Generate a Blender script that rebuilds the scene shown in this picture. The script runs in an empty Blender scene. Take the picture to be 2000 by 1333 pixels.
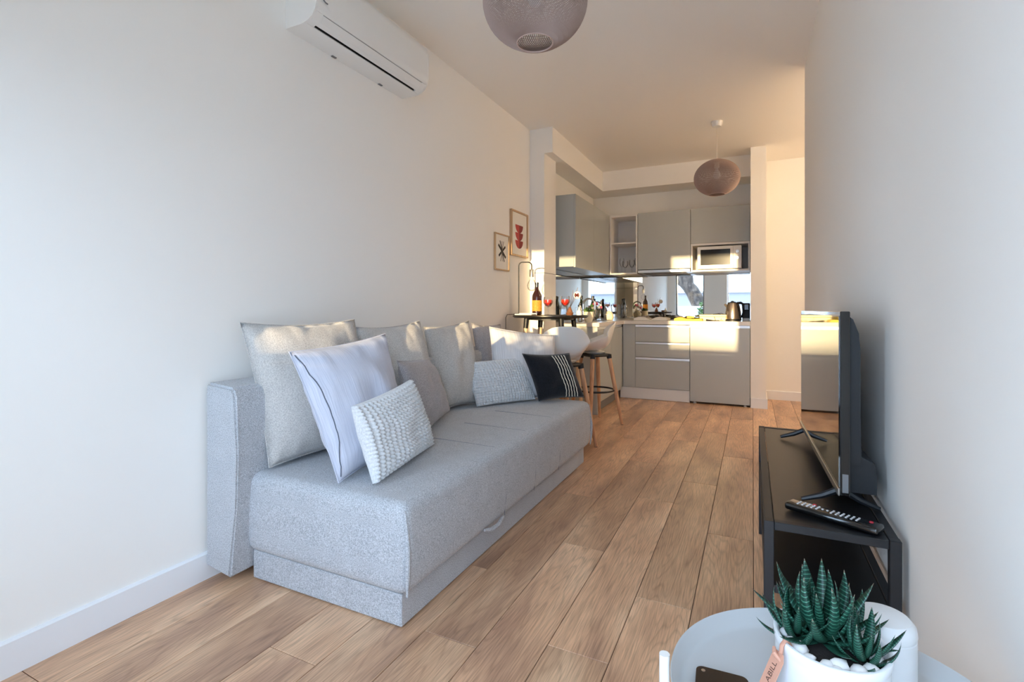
import bpy, bmesh, math, random
from mathutils import Vector, Matrix, noise
random.seed(7)
S = bpy.context.scene
C = S.collection
V = Vector
PI = math.pi

# ---------------------------------------------------------------- camera, sky, sun, exposure
YAW = math.atan2(470, 980)
cam_d = bpy.data.cameras.new('camera')
cam = bpy.data.objects.new('camera', cam_d)
C.objects.link(cam)
cam.location = (0, 0, 1.05)
cam.rotation_euler = (PI / 2, 0, YAW)
cam_d.sensor_width = 36
cam_d.lens = 980 / 2000 * 36
cam_d.shift_y = -(666.5 - 603) / 2000
cam_d.clip_start = 0.02
S.camera = cam

world = bpy.data.worlds.new('sky')
S.world = world
world.use_nodes = True
bg = world.node_tree.nodes['Background']
bg.inputs[0].default_value = (0.56, 0.755, 1.0, 1)
bg.inputs[1].default_value = 9.8

sun_d = bpy.data.lights.new('sun', 'SUN')
sun = bpy.data.objects.new('sun', sun_d)
C.objects.link(sun)
sun_d.energy = 7.5
sun_d.angle = math.radians(0.6)
sun_d.color = (1.0, 0.74, 0.39)
sun.rotation_euler = V((-0.051, 1.0, -0.060)).to_track_quat('-Z', 'Y').to_euler()
sun.location = (0.6, -12, 3)

S.view_settings.view_transform = 'Standard'
S.view_settings.look = 'None'
S.view_settings.gamma = 1
S.view_settings.exposure = 0.14
S.view_settings.use_curve_mapping = False
S.cycles.max_bounces = 14
S.cycles.diffuse_bounces = 8
S.cycles.glossy_bounces = 6
S.cycles.transmission_bounces = 10
S.cycles.transparent_max_bounces = 16
S.cycles.sample_clamp_indirect = 25.0
S.cycles.caustics_reflective = False
S.cycles.caustics_refractive = False


def portal(name, x0, x1, z0, z1, y):
    """light portal in an opening: guides sampling of the sky, gives no light itself"""
    d = bpy.data.lights.new(name, 'AREA')
    d.shape = 'RECTANGLE'
    d.size = x1 - x0
    d.size_y = z1 - z0
    d.cycles.is_portal = True
    o = bpy.data.objects.new(name, d)
    C.objects.link(o)
    o.location = ((x0 + x1) / 2, y, (z0 + z1) / 2)
    o.rotation_euler = (PI / 2, 0, 0)
    return o


# ---------------------------------------------------------------- materials
def srgb(r, g, b):
    f = lambda c: (c / 255 / 12.92) if c / 255 <= 0.04045 else ((c / 255 + 0.055) / 1.055) ** 2.4
    return (f(r), f(g), f(b), 1)


class NT:
    def __init__(self, name):
        self.m = bpy.data.materials.new(name)
        self.m.use_nodes = True
        self.t = self.m.node_tree
        self.p = self.t.nodes['Principled BSDF']

    def n(self, kind, **kw):
        nd = self.t.nodes.new(kind)
        for k, v in kw.items():
            if k in nd.inputs:
                nd.inputs[k].default_value = v
            else:
                setattr(nd, k, v)
        return nd

    def l(self, a, b):
        self.t.links.new(a, b)

    def set(self, **kw):
        for k, v in kw.items():
            self.p.inputs[k.replace('_', ' ')].default_value = v


def ramp(nt, fac, stops):
    r = nt.n('ShaderNodeValToRGB')
    cr = r.color_ramp
    while len(cr.elements) < len(stops):
        cr.elements.new(0.5)
    for e, (p, c) in zip(cr.elements, stops):
        e.position = p
        e.color = c
    nt.l(fac, r.inputs[0])
    return r


def plain(name, col, rough=0.5, metal=0.0, noise_amt=0.0, scale=40, bump=0.0, bscale=200, spec=0.5, coat=0.0):
    t = NT(name)
    t.set(Base_Color=col, Roughness=rough, Metallic=metal)
    t.p.inputs['Specular IOR Level'].default_value = spec
    t.p.inputs['Coat Weight'].default_value = coat
    t.p.inputs['Coat Roughness'].default_value = 0.05
    tc = t.n('ShaderNodeTexCoord')
    if noise_amt:
        nz = t.n('ShaderNodeTexNoise', Scale=scale, Detail=4.0)
        t.l(tc.outputs['Object'], nz.inputs['Vector'])
        r = ramp(t, nz.outputs['Fac'], [(0.3, tuple(c * (1 - noise_amt) for c in col[:3]) + (1,)),
                                        (0.7, tuple(min(1, c * (1 + noise_amt)) for c in col[:3]) + (1,))])
        t.l(r.outputs[0], t.p.inputs['Base Color'])
    if bump:
        nb = t.n('ShaderNodeTexNoise', Scale=bscale, Detail=3.0)
        t.l(tc.outputs['Object'], nb.inputs['Vector'])
        b = t.n('ShaderNodeBump', Strength=bump, Distance=0.002)
        t.l(nb.outputs['Fac'], b.inputs['Height'])
        t.l(b.outputs[0], t.p.inputs['Normal'])
    return t.m


def fabric(name, c0, c1, scale=900, bump=0.35, rough=0.95, stretch=(1, 1, 1)):
    """melange woven cloth: fine speckle of two yarn colours, thread relief"""
    t = NT(name)
    t.set(Roughness=rough)
    t.p.inputs['Specular IOR Level'].default_value = 0.15
    t.p.inputs['Sheen Weight'].default_value = 0.25
    t.p.inputs['Sheen Roughness'].default_value = 0.5
    tc = t.n('ShaderNodeTexCoord')
    mp = t.n('ShaderNodeMapping')
    mp.inputs['Scale'].default_value = stretch
    t.l(tc.outputs['Object'], mp.inputs['Vector'])
    n1 = t.n('ShaderNodeTexNoise', Scale=scale * 0.33, Detail=3.0, Roughness=0.7)
    n2 = t.n('ShaderNodeTexNoise', Scale=14.0, Detail=3.0)
    t.l(mp.outputs[0], n1.inputs['Vector'])
    t.l(mp.outputs[0], n2.inputs['Vector'])
    mx = t.n('ShaderNodeMath', operation='MULTIPLY_ADD')
    mx.inputs[1].default_value = 0.08
    t.l(n2.outputs['Fac'], mx.inputs[0])
    t.l(n1.outputs['Fac'], mx.inputs[2])
    r = ramp(t, mx.outputs[0], [(0.40, c0), (0.66, c1)])
    t.l(r.outputs[0], t.p.inputs['Base Color'])
    w = t.n('ShaderNodeTexNoise', Scale=scale * 0.5, Detail=2.0)
    t.l(mp.outputs[0], w.inputs['Vector'])
    b = t.n('ShaderNodeBump', Strength=bump, Distance=0.0015)
    t.l(w.outputs['Fac'], b.inputs['Height'])
    t.l(b.outputs[0], t.p.inputs['Normal'])
    return t.m


def striped_cloth(name, c0, c1, n=70):
    """seersucker-like cloth, thin vertical stripes in the cushion's own UV"""
    t = NT(name)
    t.set(Roughness=0.95)
    t.p.inputs['Specular IOR Level'].default_value = 0.1
    t.p.inputs['Sheen Weight'].default_value = 0.2
    uv = t.n('ShaderNodeUVMap')
    mp = t.n('ShaderNodeMapping')
    mp.inputs['Scale'].default_value = (n, 2.5, 1)
    t.l(uv.outputs[0], mp.inputs['Vector'])
    nz = t.n('ShaderNodeTexNoise', Scale=1.0, Detail=3.0)
    nz.noise_dimensions = '2D'
    t.l(mp.outputs[0], nz.inputs['Vector'])
    r = ramp(t, nz.outputs['Fac'], [(0.35, c0), (0.65, c1)])
    t.l(r.outputs[0], t.p.inputs['Base Color'])
    b = t.n('ShaderNodeBump', Strength=0.25, Distance=0.002)
    t.l(nz.outputs['Fac'], b.inputs['Height'])
    t.l(b.outputs[0], t.p.inputs['Normal'])
    return t.m


def oak_floor():
    t = NT('oak_plank')
    tc = t.n('ShaderNodeTexCoord')
    oi = t.n('ShaderNodeObjectInfo')
    off = t.n('ShaderNodeCombineXYZ')
    mul = t.n('ShaderNodeMath', operation='MULTIPLY')
    mul.inputs[1].default_value = 37.0
    t.l(oi.outputs['Random'], mul.inputs[0])
    t.l(mul.outputs[0], off.inputs['X'])
    t.l(mul.outputs[0], off.inputs['Y'])
    add = t.n('ShaderNodeVectorMath', operation='ADD')
    t.l(tc.outputs['Object'], add.inputs[0])
    t.l(off.outputs[0], add.inputs[1])
    # cathedral grain: distorted rings stretched along the plank
    mp = t.n('ShaderNodeMapping')
    mp.inputs['Scale'].default_value = (6.5, 0.62, 1.0)
    t.l(add.outputs[0], mp.inputs['Vector'])
    big = t.n('ShaderNodeTexNoise', Scale=1.0, Detail=2.0, Roughness=0.42, Distortion=0.15)
    t.l(mp.outputs[0], big.inputs['Vector'])
    rings = t.n('ShaderNodeMath', operation='MULTIPLY')
    rings.inputs[1].default_value = 30.0
    t.l(big.outputs['Fac'], rings.inputs[0])
    pp = t.n('ShaderNodeMath', operation='FRACT')
    t.l(rings.outputs[0], pp.inputs[0])
    # fine pores
    mp2 = t.n('ShaderNodeMapping')
    mp2.inputs['Scale'].default_value = (230.0, 9.0, 1.0)
    t.l(add.outputs[0], mp2.inputs['Vector'])
    fine = t.n('ShaderNodeTexNoise', Scale=1.0, Detail=3.0)
    t.l(mp2.outputs[0], fine.inputs['Vector'])
    # slow darker heartwood patches and knots
    mp3 = t.n('ShaderNodeMapping')
    mp3.inputs['Scale'].default_value = (7.0, 1.6, 1.0)
    t.l(add.outputs[0], mp3.inputs['Vector'])
    slow = t.n('ShaderNodeTexNoise', Scale=1.0, Detail=2.0)
    t.l(mp3.outputs[0], slow.inputs['Vector'])
    c_light = srgb(226, 184, 142)
    c_mid = srgb(204, 158, 118)
    c_dark = srgb(154, 112, 86)
    base = ramp(t, slow.outputs['Fac'], [(0.30, c_light), (0.52, c_mid), (0.76, c_dark)])
    ringr = ramp(t, pp.outputs[0], [(0.0, (0.62, 0.59, 0.57, 1)), (0.22, (1, 1, 1, 1)), (0.80, (1.0, 1.0, 1.0, 1)), (1.0, (0.62, 0.59, 0.57, 1))])
    finer = ramp(t, fine.outputs['Fac'], [(0.35, (0.70, 0.68, 0.67, 1)), (0.60, (1.06, 1.06, 1.06, 1))])
    m1 = t.n('ShaderNodeMix', data_type='RGBA', blend_type='MULTIPLY')
    m1.inputs[0].default_value = 0.5
    t.l(base.outputs[0], m1.inputs[6])
    t.l(ringr.outputs[0], m1.inputs[7])
    m2 = t.n('ShaderNodeMix', data_type='RGBA', blend_type='MULTIPLY')
    m2.inputs[0].default_value = 0.8
    t.l(m1.outputs[2], m2.inputs[6])
    t.l(finer.outputs[0], m2.inputs[7])
    # each board a little different
    hsv = t.n('ShaderNodeHueSaturation')
    vr = t.n('ShaderNodeMapRange')
    vr.inputs['To Min'].default_value = 0.96
    vr.inputs['To Max'].default_value = 1.28
    t.l(oi.outputs['Random'], vr.inputs['Value'])
    t.l(vr.outputs[0], hsv.inputs['Value'])
    t.l(m2.outputs[2], hsv.inputs['Color'])
    hsv.inputs['Saturation'].default_value = 0.90
    t.l(hsv.outputs[0], t.p.inputs['Base Color'])
    rr = t.n('ShaderNodeMapRange')
    rr.inputs['To Min'].default_value = 0.26
    rr.inputs['To Max'].default_value = 0.40
    t.l(fine.outputs['Fac'], rr.inputs['Value'])
    t.l(rr.outputs[0], t.p.inputs['Roughness'])
    t.p.inputs['Specular IOR Level'].default_value = 0.5
    b = t.n('ShaderNodeBump', Strength=0.12, Distance=0.001)
    t.l(fine.outputs['Fac'], b.inputs['Height'])
    t.l(b.outputs[0], t.p.inputs['Normal'])
    return t.m


def wood(name, c0, c1, scale=(60, 60, 4)):
    t = NT(name)
    t.set(Roughness=0.5)
    tc = t.n('ShaderNodeTexCoord')
    mp = t.n('ShaderNodeMapping')
    mp.inputs['Scale'].default_value = scale
    t.l(tc.outputs['Object'], mp.inputs['Vector'])
    nz = t.n('ShaderNodeTexNoise', Scale=1.0, Detail=3.0)
    t.l(mp.outputs[0], nz.inputs['Vector'])
    r = ramp(t, nz.outputs['Fac'], [(0.35, c0), (0.65, c1)])
    t.l(r.outputs[0], t.p.inputs['Base Color'])
    return t.m


def glass(name, col=(1, 1, 1, 1), alpha=0.12, rough=0.02):
    """thin clear glass: lets light straight through, mirrors a little"""
    m = bpy.data.materials.new(name)
    m.use_nodes = True
    t = m.node_tree
    t.nodes.clear()
    out = t.nodes.new('ShaderNodeOutputMaterial')
    tr = t.nodes.new('ShaderNodeBsdfTransparent')
    tr.inputs[0].default_value = col
    gl = t.nodes.new('ShaderNodeBsdfGlossy')
    gl.inputs['Roughness'].default_value = rough
    lw = t.nodes.new('ShaderNodeLayerWeight')
    lw.inputs['Blend'].default_value = 0.25
    mr = t.nodes.new('ShaderNodeMapRange')
    mr.inputs['To Min'].default_value = alpha * 0.4
    mr.inputs['To Max'].default_value = 0.7
    t.links.new(lw.outputs['Fresnel'], mr.inputs['Value'])
    mx = t.nodes.new('ShaderNodeMixShader')
    t.links.new(mr.outputs[0], mx.inputs[0])
    t.links.new(tr.outputs[0], mx.inputs[1])
    t.links.new(gl.outputs[0], mx.inputs[2])
    t.links.new(mx.outputs[0], out.inputs[0])
    return m


def leaf_mat():
    t = NT('succulent_leaf')
    t.set(Roughness=0.38)
    uv = t.n('ShaderNodeUVMap')
    sp = t.n('ShaderNodeSeparateXYZ')
    t.l(uv.outputs[0], sp.inputs[0])
    w = t.n('ShaderNodeMath', operation='MULTIPLY')
    w.inputs[1].default_value = 16.0
    t.l(sp.outputs['Y'], w.inputs[0])
    fr = t.n('ShaderNodeMath', operation='FRACT')
    t.l(w.outputs[0], fr.inputs[0])
    nz = t.n('ShaderNodeTexNoise', Scale=60.0, Detail=2.0)
    tc = t.n('ShaderNodeTexCoord')
    t.l(tc.outputs['Object'], nz.inputs['Vector'])
    st = ramp(t, fr.outputs[0], [(0.0, (1, 1, 1, 1)), (0.16, (1, 1, 1, 1)), (0.26, (0, 0, 0, 1)), (1.0, (0, 0, 0, 1))])
    amt = t.n('ShaderNodeMath', operation='MULTIPLY')
    t.l(st.outputs[0], amt.inputs[0])
    t.l(nz.outputs['Fac'], amt.inputs[1])
    mx = t.n('ShaderNodeMix', data_type='RGBA')
    t.l(amt.outputs[0], mx.inputs[0])
    g = ramp(t, sp.outputs['Y'], [(0.0, srgb(24, 66, 50)), (0.75, srgb(16, 58, 46)), (0.93, srgb(30, 58, 44)), (1.0, srgb(150, 130, 112))])
    t.l(g.outputs[0], mx.inputs[6])
    mx.inputs[7].default_value = srgb(96, 168, 140)
    t.l(mx.outputs[2], t.p.inputs['Base Color'])
    return t.m


def bark_mat():
    t = NT('tree_bark')
    t.set(Roughness=0.95)
    tc = t.n('ShaderNodeTexCoord')
    mp = t.n('ShaderNodeMapping')
    mp.inputs['Scale'].default_value = (5, 5, 2)
    t.l(tc.outputs['Object'], mp.inputs['Vector'])
    nz = t.n('ShaderNodeTexNoise', Scale=2.5, Detail=6.0, Roughness=0.7)
    t.l(mp.outputs[0], nz.inputs['Vector'])
    r = ramp(t, nz.outputs['Fac'], [(0.35, srgb(24, 19, 16)), (0.5, srgb(52, 42, 36)), (0.65, srgb(92, 80, 70))])
    t.l(r.outputs[0], t.p.inputs['Base Color'])
    b = t.n('ShaderNodeBump', Strength=0.8, Distance=0.03)
    t.l(nz.outputs['Fac'], b.inputs['Height'])
    t.l(b.outputs[0], t.p.inputs['Normal'])
    return t.m


M = {}
M['wall'] = plain('wall_paint', srgb(248, 245, 240), 0.85, bump=0.05, bscale=300, spec=0.2)
M['ceiling'] = plain('ceiling_paint', srgb(251, 247, 241), 0.9, spec=0.1)
M['base'] = plain('baseboard_white', srgb(240, 241, 243), 0.45)
M['plank'] = oak_floor()
M['subfloor'] = plain('plank_joint', srgb(70, 50, 38), 0.9)
M['sofa'] = fabric('sofa_melange_grey', srgb(146, 148, 152), srgb(206, 208, 212))
M['seam'] = plain('seam_thread', srgb(136, 142, 154), 0.9)
M['linen'] = fabric('linen_grey', srgb(172, 168, 164), srgb(208, 204, 199), 700, 0.3)
M['linen_dark'] = fabric('linen_dusk_grey', srgb(146, 142, 144), srgb(188, 184, 186), 700, 0.35)
M['stripe'] = striped_cloth('striped_cotton', srgb(188, 191, 205), srgb(208, 210, 222), 240)
M['stripe2'] = striped_cloth('striped_cotton_white', srgb(212, 211, 214), srgb(232, 231, 233), 150)
M['waffle'] = fabric('waffle_plush', srgb(204, 206, 208), srgb(228, 229, 230), 500, 0.2)
M['blackcloth'] = fabric('black_cloth', srgb(18, 20, 24), srgb(38, 40, 46), 700, 0.4)
M['cord_white'] = plain('white_cord', srgb(236, 230, 214), 0.9)
M['zip'] = plain('zip_dark', srgb(92, 97, 110), 0.7)
M['ac'] = plain('aircon_plastic', srgb(240, 238, 234), 0.35)
M['dark'] = plain('dark_gap', srgb(16, 15, 15), 0.7)
M['greyplastic'] = plain('grey_plastic', srgb(120, 120, 122), 0.5)
M['front'] = plain('cabinet_front_greige', srgb(184, 188, 187), 0.28, spec=0.45)
M['carcass'] = plain('cabinet_carcass', srgb(194, 191, 184), 0.5)
M['shelfwhite'] = plain('shelf_white', srgb(236, 232, 228), 0.4)
M['counter'] = plain('worktop_pale', srgb(232, 226, 216), 0.22, noise_amt=0.03, scale=60)
M['plinth'] = plain('plinth_white', srgb(226, 228, 230), 0.3)
M['mirror'] = plain('mirror_glass', (0.80, 0.82, 0.82, 1), 0.015, 1.0)
M['chrome'] = plain('chrome', (0.82, 0.82, 0.84, 1), 0.12, 1.0)
M['rail'] = plain('satin_aluminium', (0.90, 0.90, 0.90, 1), 0.42, 1.0)
M['steel'] = plain('brushed_steel', (0.62, 0.60, 0.57, 1), 0.28, 1.0)
M['copper'] = plain('warm_steel', (0.66, 0.56, 0.46, 1), 0.22, 1.0)
M['black'] = plain('black_metal', srgb(28, 30, 34), 0.45)
M['blackpanel'] = plain('black_laminate', srgb(26, 25, 26), 0.35)
M['blackgloss'] = plain('black_gloss', srgb(8, 8, 9), 0.12, coat=0.6)
M['blackplastic'] = plain('black_plastic', srgb(30, 32, 36), 0.5, bump=0.1, bscale=900)
M['screen'] = plain('tv_screen', srgb(5, 5, 6), 0.03, spec=1.0, coat=1.0)
M['white'] = plain('white_plastic', srgb(238, 236, 232), 0.3)
M['beech'] = wood('beech_wood', srgb(190, 140, 104), srgb(216, 170, 132))
M['palewood'] = wood('pale_wood', srgb(220, 190, 150), srgb(236, 210, 174))
M['frameoak'] = wood('frame_oak', srgb(190, 156, 118), srgb(210, 178, 140))
M['glass'] = glass('clear_glass')
M['pane'] = glass('window_pane', alpha=0.08)
M['tinted'] = plain('bottle_brown', srgb(48, 18, 10), 0.08, coat=0.5)
M['green'] = plain('bottle_green', srgb(20, 36, 16), 0.08, coat=0.5)
M['label'] = plain('bottle_label', srgb(224, 150, 60), 0.7, noise_amt=0.35, scale=120)
M['red'] = plain('red_drink', srgb(226, 54, 40), 0.15)
M['paper'] = plain('paper_white', srgb(240, 236, 228), 0.8)
M['printred'] = plain('print_red', srgb(190, 78, 74), 0.8)
M['printdark'] = plain('print_maroon', srgb(140, 60, 58), 0.8)
M['printblack'] = plain('print_black', srgb(54, 48, 44), 0.8)
M['printgrey'] = plain('print_grey', srgb(150, 138, 128), 0.8)
M['string'] = plain('mauve_string', srgb(180, 158, 148), 0.9)
M['string_ring'] = plain('lamp_ring', srgb(194, 168, 158), 0.8)
M['cordwhite'] = plain('lamp_cord', srgb(226, 218, 206), 0.6)
M['tray'] = plain('tray_grey_metal', srgb(186, 187, 187), 0.38)
M['ceramic'] = plain('white_ceramic', srgb(238, 240, 243), 0.22)
M['ceramic2'] = plain('marbled_ceramic', srgb(222, 222, 222), 0.35, noise_amt=0.08, scale=9)
M['soil'] = plain('soil', srgb(34, 26, 24), 0.95, bump=0.6, bscale=300)
M['pebble'] = plain('white_pebble', srgb(236, 232, 230), 0.5, bump=0.1, bscale=90)
M['leaf'] = leaf_mat()
M['leather'] = plain('leather_tan', srgb(206, 152, 128), 0.65, bump=0.2, bscale=500)
M['ink'] = plain('stamped_ink', srgb(96, 66, 54), 0.8)
M['phone'] = plain('phone_glass', srgb(12, 10, 10), 0.06, coat=0.5)
M['button'] = plain('button_white', srgb(226, 226, 230), 0.5)
M['buttonred'] = plain('button_red', srgb(206, 44, 64), 0.5)
M['cream'] = plain('cream_ceramic', srgb(236, 226, 200), 0.35)
M['pink'] = plain('pink_petal', srgb(232, 120, 146), 0.7)
M['whitepetal'] = plain('white_petal', srgb(244, 236, 232), 0.7)
M['darkred'] = plain('dark_red_heart', srgb(92, 24, 22), 0.7)
M['foliage'] = plain('foliage', srgb(74, 110, 48), 0.6)
M['dried'] = plain('dried_stem', srgb(150, 116, 78), 0.8)
M['yellow'] = plain('yellow_sponge_cloth', srgb(226, 204, 92), 0.9, bump=0.4, bscale=200)
M['boardwood'] = plain('cream_board', srgb(238, 228, 196), 0.6)
M['brownthing'] = plain('brown_wood_bits', srgb(134, 84, 56), 0.7)
M['grey_frame'] = plain('window_frame_grey', srgb(140, 140, 140), 0.5)
M['plaster'] = plain('outside_plaster', srgb(128, 126, 132), 0.9)
M['roofline'] = plain('outside_trim', srgb(150, 146, 144), 0.9)
M['pavement'] = plain('outside_paving', srgb(176, 172, 166), 0.9, noise_amt=0.1, scale=5)
M['tile'] = plain('balcony_tile', srgb(226, 222, 214), 0.7, noise_amt=0.04, scale=5)
M['parapet'] = plain('parapet_plaster', srgb(198, 199, 206), 0.9)
M['bark'] = bark_mat()


# ---------------------------------------------------------------- geometry helpers
def mw(o):
    m = o.matrix_basis.copy()
    while o.parent:
        o = o.parent
        m = o.matrix_basis @ m
    return m


def tag(o, label=None, cat=None, group=None, kind=None):
    if label:
        o['label'] = label
    if cat:
        o['category'] = cat
    if group:
        o['group'] = group
    if kind:
        o['kind'] = kind
    return o


def thing(name, label, cat, loc=(0, 0, 0), rz=0.0, group=None):
    o = bpy.data.objects.new(name, None)
    o.empty_display_size = 0.1
    C.objects.link(o)
    o.location = loc
    o.rotation_euler = (0, 0, rz)
    return tag(o, label, cat, group)


def obj(name, bm, mat, parent=None, loc=None, world=True, smooth=False, bevel=0.0, bseg=2, angle=35):
    """link a bmesh as one mesh object; vertices given in world coordinates unless world=False"""
    if bevel:
        bmesh.ops.bevel(bm, geom=bm.edges[:], offset=bevel, segments=bseg, affect='EDGES', profile=0.5)
    me = bpy.data.meshes.new(name)
    bmesh.ops.recalc_face_normals(bm, faces=bm.faces[:])
    if smooth:
        for f in bm.faces:
            f.smooth = True
        for e in bm.edges:
            if len(e.link_faces) == 2 and e.calc_face_angle(0) > math.radians(angle):
                e.smooth = False
    bm.to_mesh(me)
    bm.free()
    me.materials.append(M[mat] if isinstance(mat, str) else mat)
    o = bpy.data.objects.new(name, me)
    C.objects.link(o)
    if parent is not None:
        o.parent = parent
        if world:
            me.transform(mw(parent).inverted())
    if loc is not None and parent is None:
        me.transform(Matrix.Translation(-V(loc)))
        o.location = loc
    return o


def box(bm, x0, x1, y0, y1, z0, z1):
    vs = [bm.verts.new(p) for p in ((x0, y0, z0), (x1, y0, z0), (x1, y1, z0), (x0, y1, z0),
                                    (x0, y0, z1), (x1, y0, z1), (x1, y1, z1), (x0, y1, z1))]
    for f in ((0, 3, 2, 1), (4, 5, 6, 7), (0, 1, 5, 4), (1, 2, 6, 5), (2, 3, 7, 6), (3, 0, 4, 7)):
        bm.faces.new([vs[i] for i in f])
    return bm


def mbox(*a):
    return box(bmesh.new(), *a)


def prism(bm, poly, axis, a, b):
    """extrude a 2-D polygon along an axis: axis 'y' -> poly in (x,z); 'x' -> (y,z); 'z' -> (x,y)"""
    def P(p, t):
        return {'y': (p[0], t, p[1]), 'x': (t, p[0], p[1]), 'z': (p[0], p[1], t)}[axis]
    v0 = [bm.verts.new(P(p, a)) for p in poly]
    v1 = [bm.verts.new(P(p, b)) for p in poly]
    n = len(poly)
    bm.faces.new(v0)
    bm.faces.new(v1[::-1])
    for i in range(n):
        bm.faces.new((v0[i], v0[(i + 1) % n], v1[(i + 1) % n], v1[i]))
    return bm


def lathe(bm, prof, seg=24, c=(0, 0, 0), close=True):
    rings = []
    for r, z in prof:
        if r < 1e-5:
            rings.append([bm.verts.new((c[0], c[1], c[2] + z))])
        else:
            rings.append([bm.verts.new((c[0] + r * math.cos(2 * PI * i / seg), c[1] + r * math.sin(2 * PI * i / seg), c[2] + z)) for i in range(seg)])
    for a, b in zip(rings, rings[1:]):
        for i in range(seg):
            j = (i + 1) % seg
            if len(a) == 1 and len(b) == 1:
                continue
            if len(a) == 1:
                bm.faces.new((a[0], b[j], b[i]))
            elif len(b) == 1:
                bm.faces.new((a[i], a[j], b[0]))
            else:
                bm.faces.new((a[i], a[j], b[j], b[i]))
    if close:
        for r in (rings[0], rings[-1]):
            if len(r) > 1:
                bm.faces.new(r)
    return bm


def tube(bm, path, r, seg=8, cap=True):
    """tube along points; r a number or a list"""
    pts = [V(p) for p in path]
    rs = r if isinstance(r, (list, tuple)) else [r] * len(pts)
    rings = []
    up = None
    for i, p in enumerate(pts):
        t = (pts[min(i + 1, len(pts) - 1)] - pts[max(i - 1, 0)]).normalized()
        if up is None:
            up = V((0, 0, 1)) if abs(t.z) < 0.9 else V((1, 0, 0))
        s = t.cross(up)
        if s.length < 1e-6:
            s = t.cross(V((0, 1, 0)))
        s.normalize()
        up = s.cross(t).normalized()
        rings.append([bm.verts.new(p + (s * math.cos(2 * PI * k / seg) + up * math.sin(2 * PI * k / seg)) * rs[i]) for k in range(seg)])
    for a, b in zip(rings, rings[1:]):
        for k in range(seg):
            bm.faces.new((a[k], a[(k + 1) % seg], b[(k + 1) % seg], b[k]))
    if cap:
        bm.faces.new(rings[0][::-1])
        bm.faces.new(rings[-1])
    return bm


def arc(c, r, a0, a1, n, ax1, ax2):
    c, ax1, ax2 = V(c), V(ax1), V(ax2)
    return [c + ax1 * (r * math.cos(a0 + (a1 - a0) * i / n)) + ax2 * (r * math.sin(a0 + (a1 - a0) * i / n)) for i in range(n + 1)]


def struct(name, bm, mat, label, cat='wall', **k):
    return tag(obj(name, bm, mat, **k), label, cat, kind='structure')


# ---------------------------------------------------------------- the room (x right, y into the room, z up)
XL, XR, YB, ZC = -1.92, 0.332, 6.52, 2.755
YR = 4.095                                   # the right wall stops here, the hall opens behind it
HX = 1.75                                    # far side of the hall
wl0, wl1, wlh = -1.735, -1.064, 1.90         # glazed opening on the left of the window wall
wr0, wr1, wrh = -0.55, 0.155, 2.03           # open door the camera stands in

struct('wall_left', mbox(XL - 0.15, XL, -0.22, YB + 0.15, -0.05, ZC), 'wall', 'long plain white wall behind the sofa')
b = mbox(XR, XR + 0.14, -0.22, YR, -0.05, ZC)
struct('wall_right', b, 'wall', 'plain white wall behind the television')
struct('wall_hall_front', mbox(XR + 0.14, HX, YR - 0.14, YR, -0.05, ZC), 'wall', 'hall wall turning off behind the television wall')
struct('wall_hall_side', mbox(HX, HX + 0.14, YR - 0.14, YB + 0.15, -0.05, ZC), 'wall', 'side wall at the end of the hall')
struct('wall_back', mbox(XL, HX, YB, YB + 0.15, -0.05, ZC), 'wall', 'far wall behind the kitchen and the hall')
b = bmesh.new()
box(b, XL, wl0, -0.22, -0.02, -0.05, ZC)
box(b, wl0, wl1, -0.22, -0.02, wlh, ZC)
box(b, wl1, wr0, -0.22, -0.02, -0.05, ZC)
box(b, wr0, wr1, -0.22, -0.02, wrh, ZC)
box(b, wr1, XR, -0.22, -0.02, -0.05, ZC)
struct('wall_window', b, 'wall', 'window wall with the balcony door behind the camera')
struct('ceiling', mbox(XL - 0.15, HX + 0.14, -0.22, YB + 0.15, ZC, ZC + 0.1), 'ceiling', 'plain white ceiling', 'ceiling')

# floor with single boards
floor = struct('floor', mbox(XL, HX, -0.22, YB, -0.05, -0.004), 'subfloor', 'oak plank floor', 'floor')
PW, PL = 0.1935, 1.36
cache = {}


def plank(x0, x1, y0, y1):
    g = 0.0011
    key = (round(x1 - x0, 3), round(y1 - y0, 3))
    if key not in cache:
        w, l = (x1 - x0) / 2 - g, (y1 - y0) / 2 - g
        bm = bmesh.new()
        e = 0.0012
        lo = [bm.verts.new((sx * w, sy * l, -0.008)) for sx, sy in ((-1, -1), (1, -1), (1, 1), (-1, 1))]
        mi = [bm.verts.new((sx * w, sy * l, -e)) for sx, sy in ((-1, -1), (1, -1), (1, 1), (-1, 1))]
        hi = [bm.verts.new((sx * (w - e), sy * (l - e), 0)) for sx, sy in ((-1, -1), (1, -1), (1, 1), (-1, 1))]
        for A, B in ((lo, mi), (mi, hi)):
            for i in range(4):
                bm.faces.new((A[i], A[(i + 1) % 4], B[(i + 1) % 4], B[i]))
        bm.faces.new(hi)
        me = bpy.data.meshes.new('plank')
        bmesh.ops.recalc_face_normals(bm, faces=bm.faces[:])
        bm.to_mesh(me)
        bm.free()
        me.materials.append(M['plank'])
        cache[key] = me
    o = bpy.data.objects.new('plank', cache[key])
    C.objects.link(o)
    o.parent = floor
    o.location = ((x0 + x1) / 2, (y0 + y1) / 2, 0)


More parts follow.
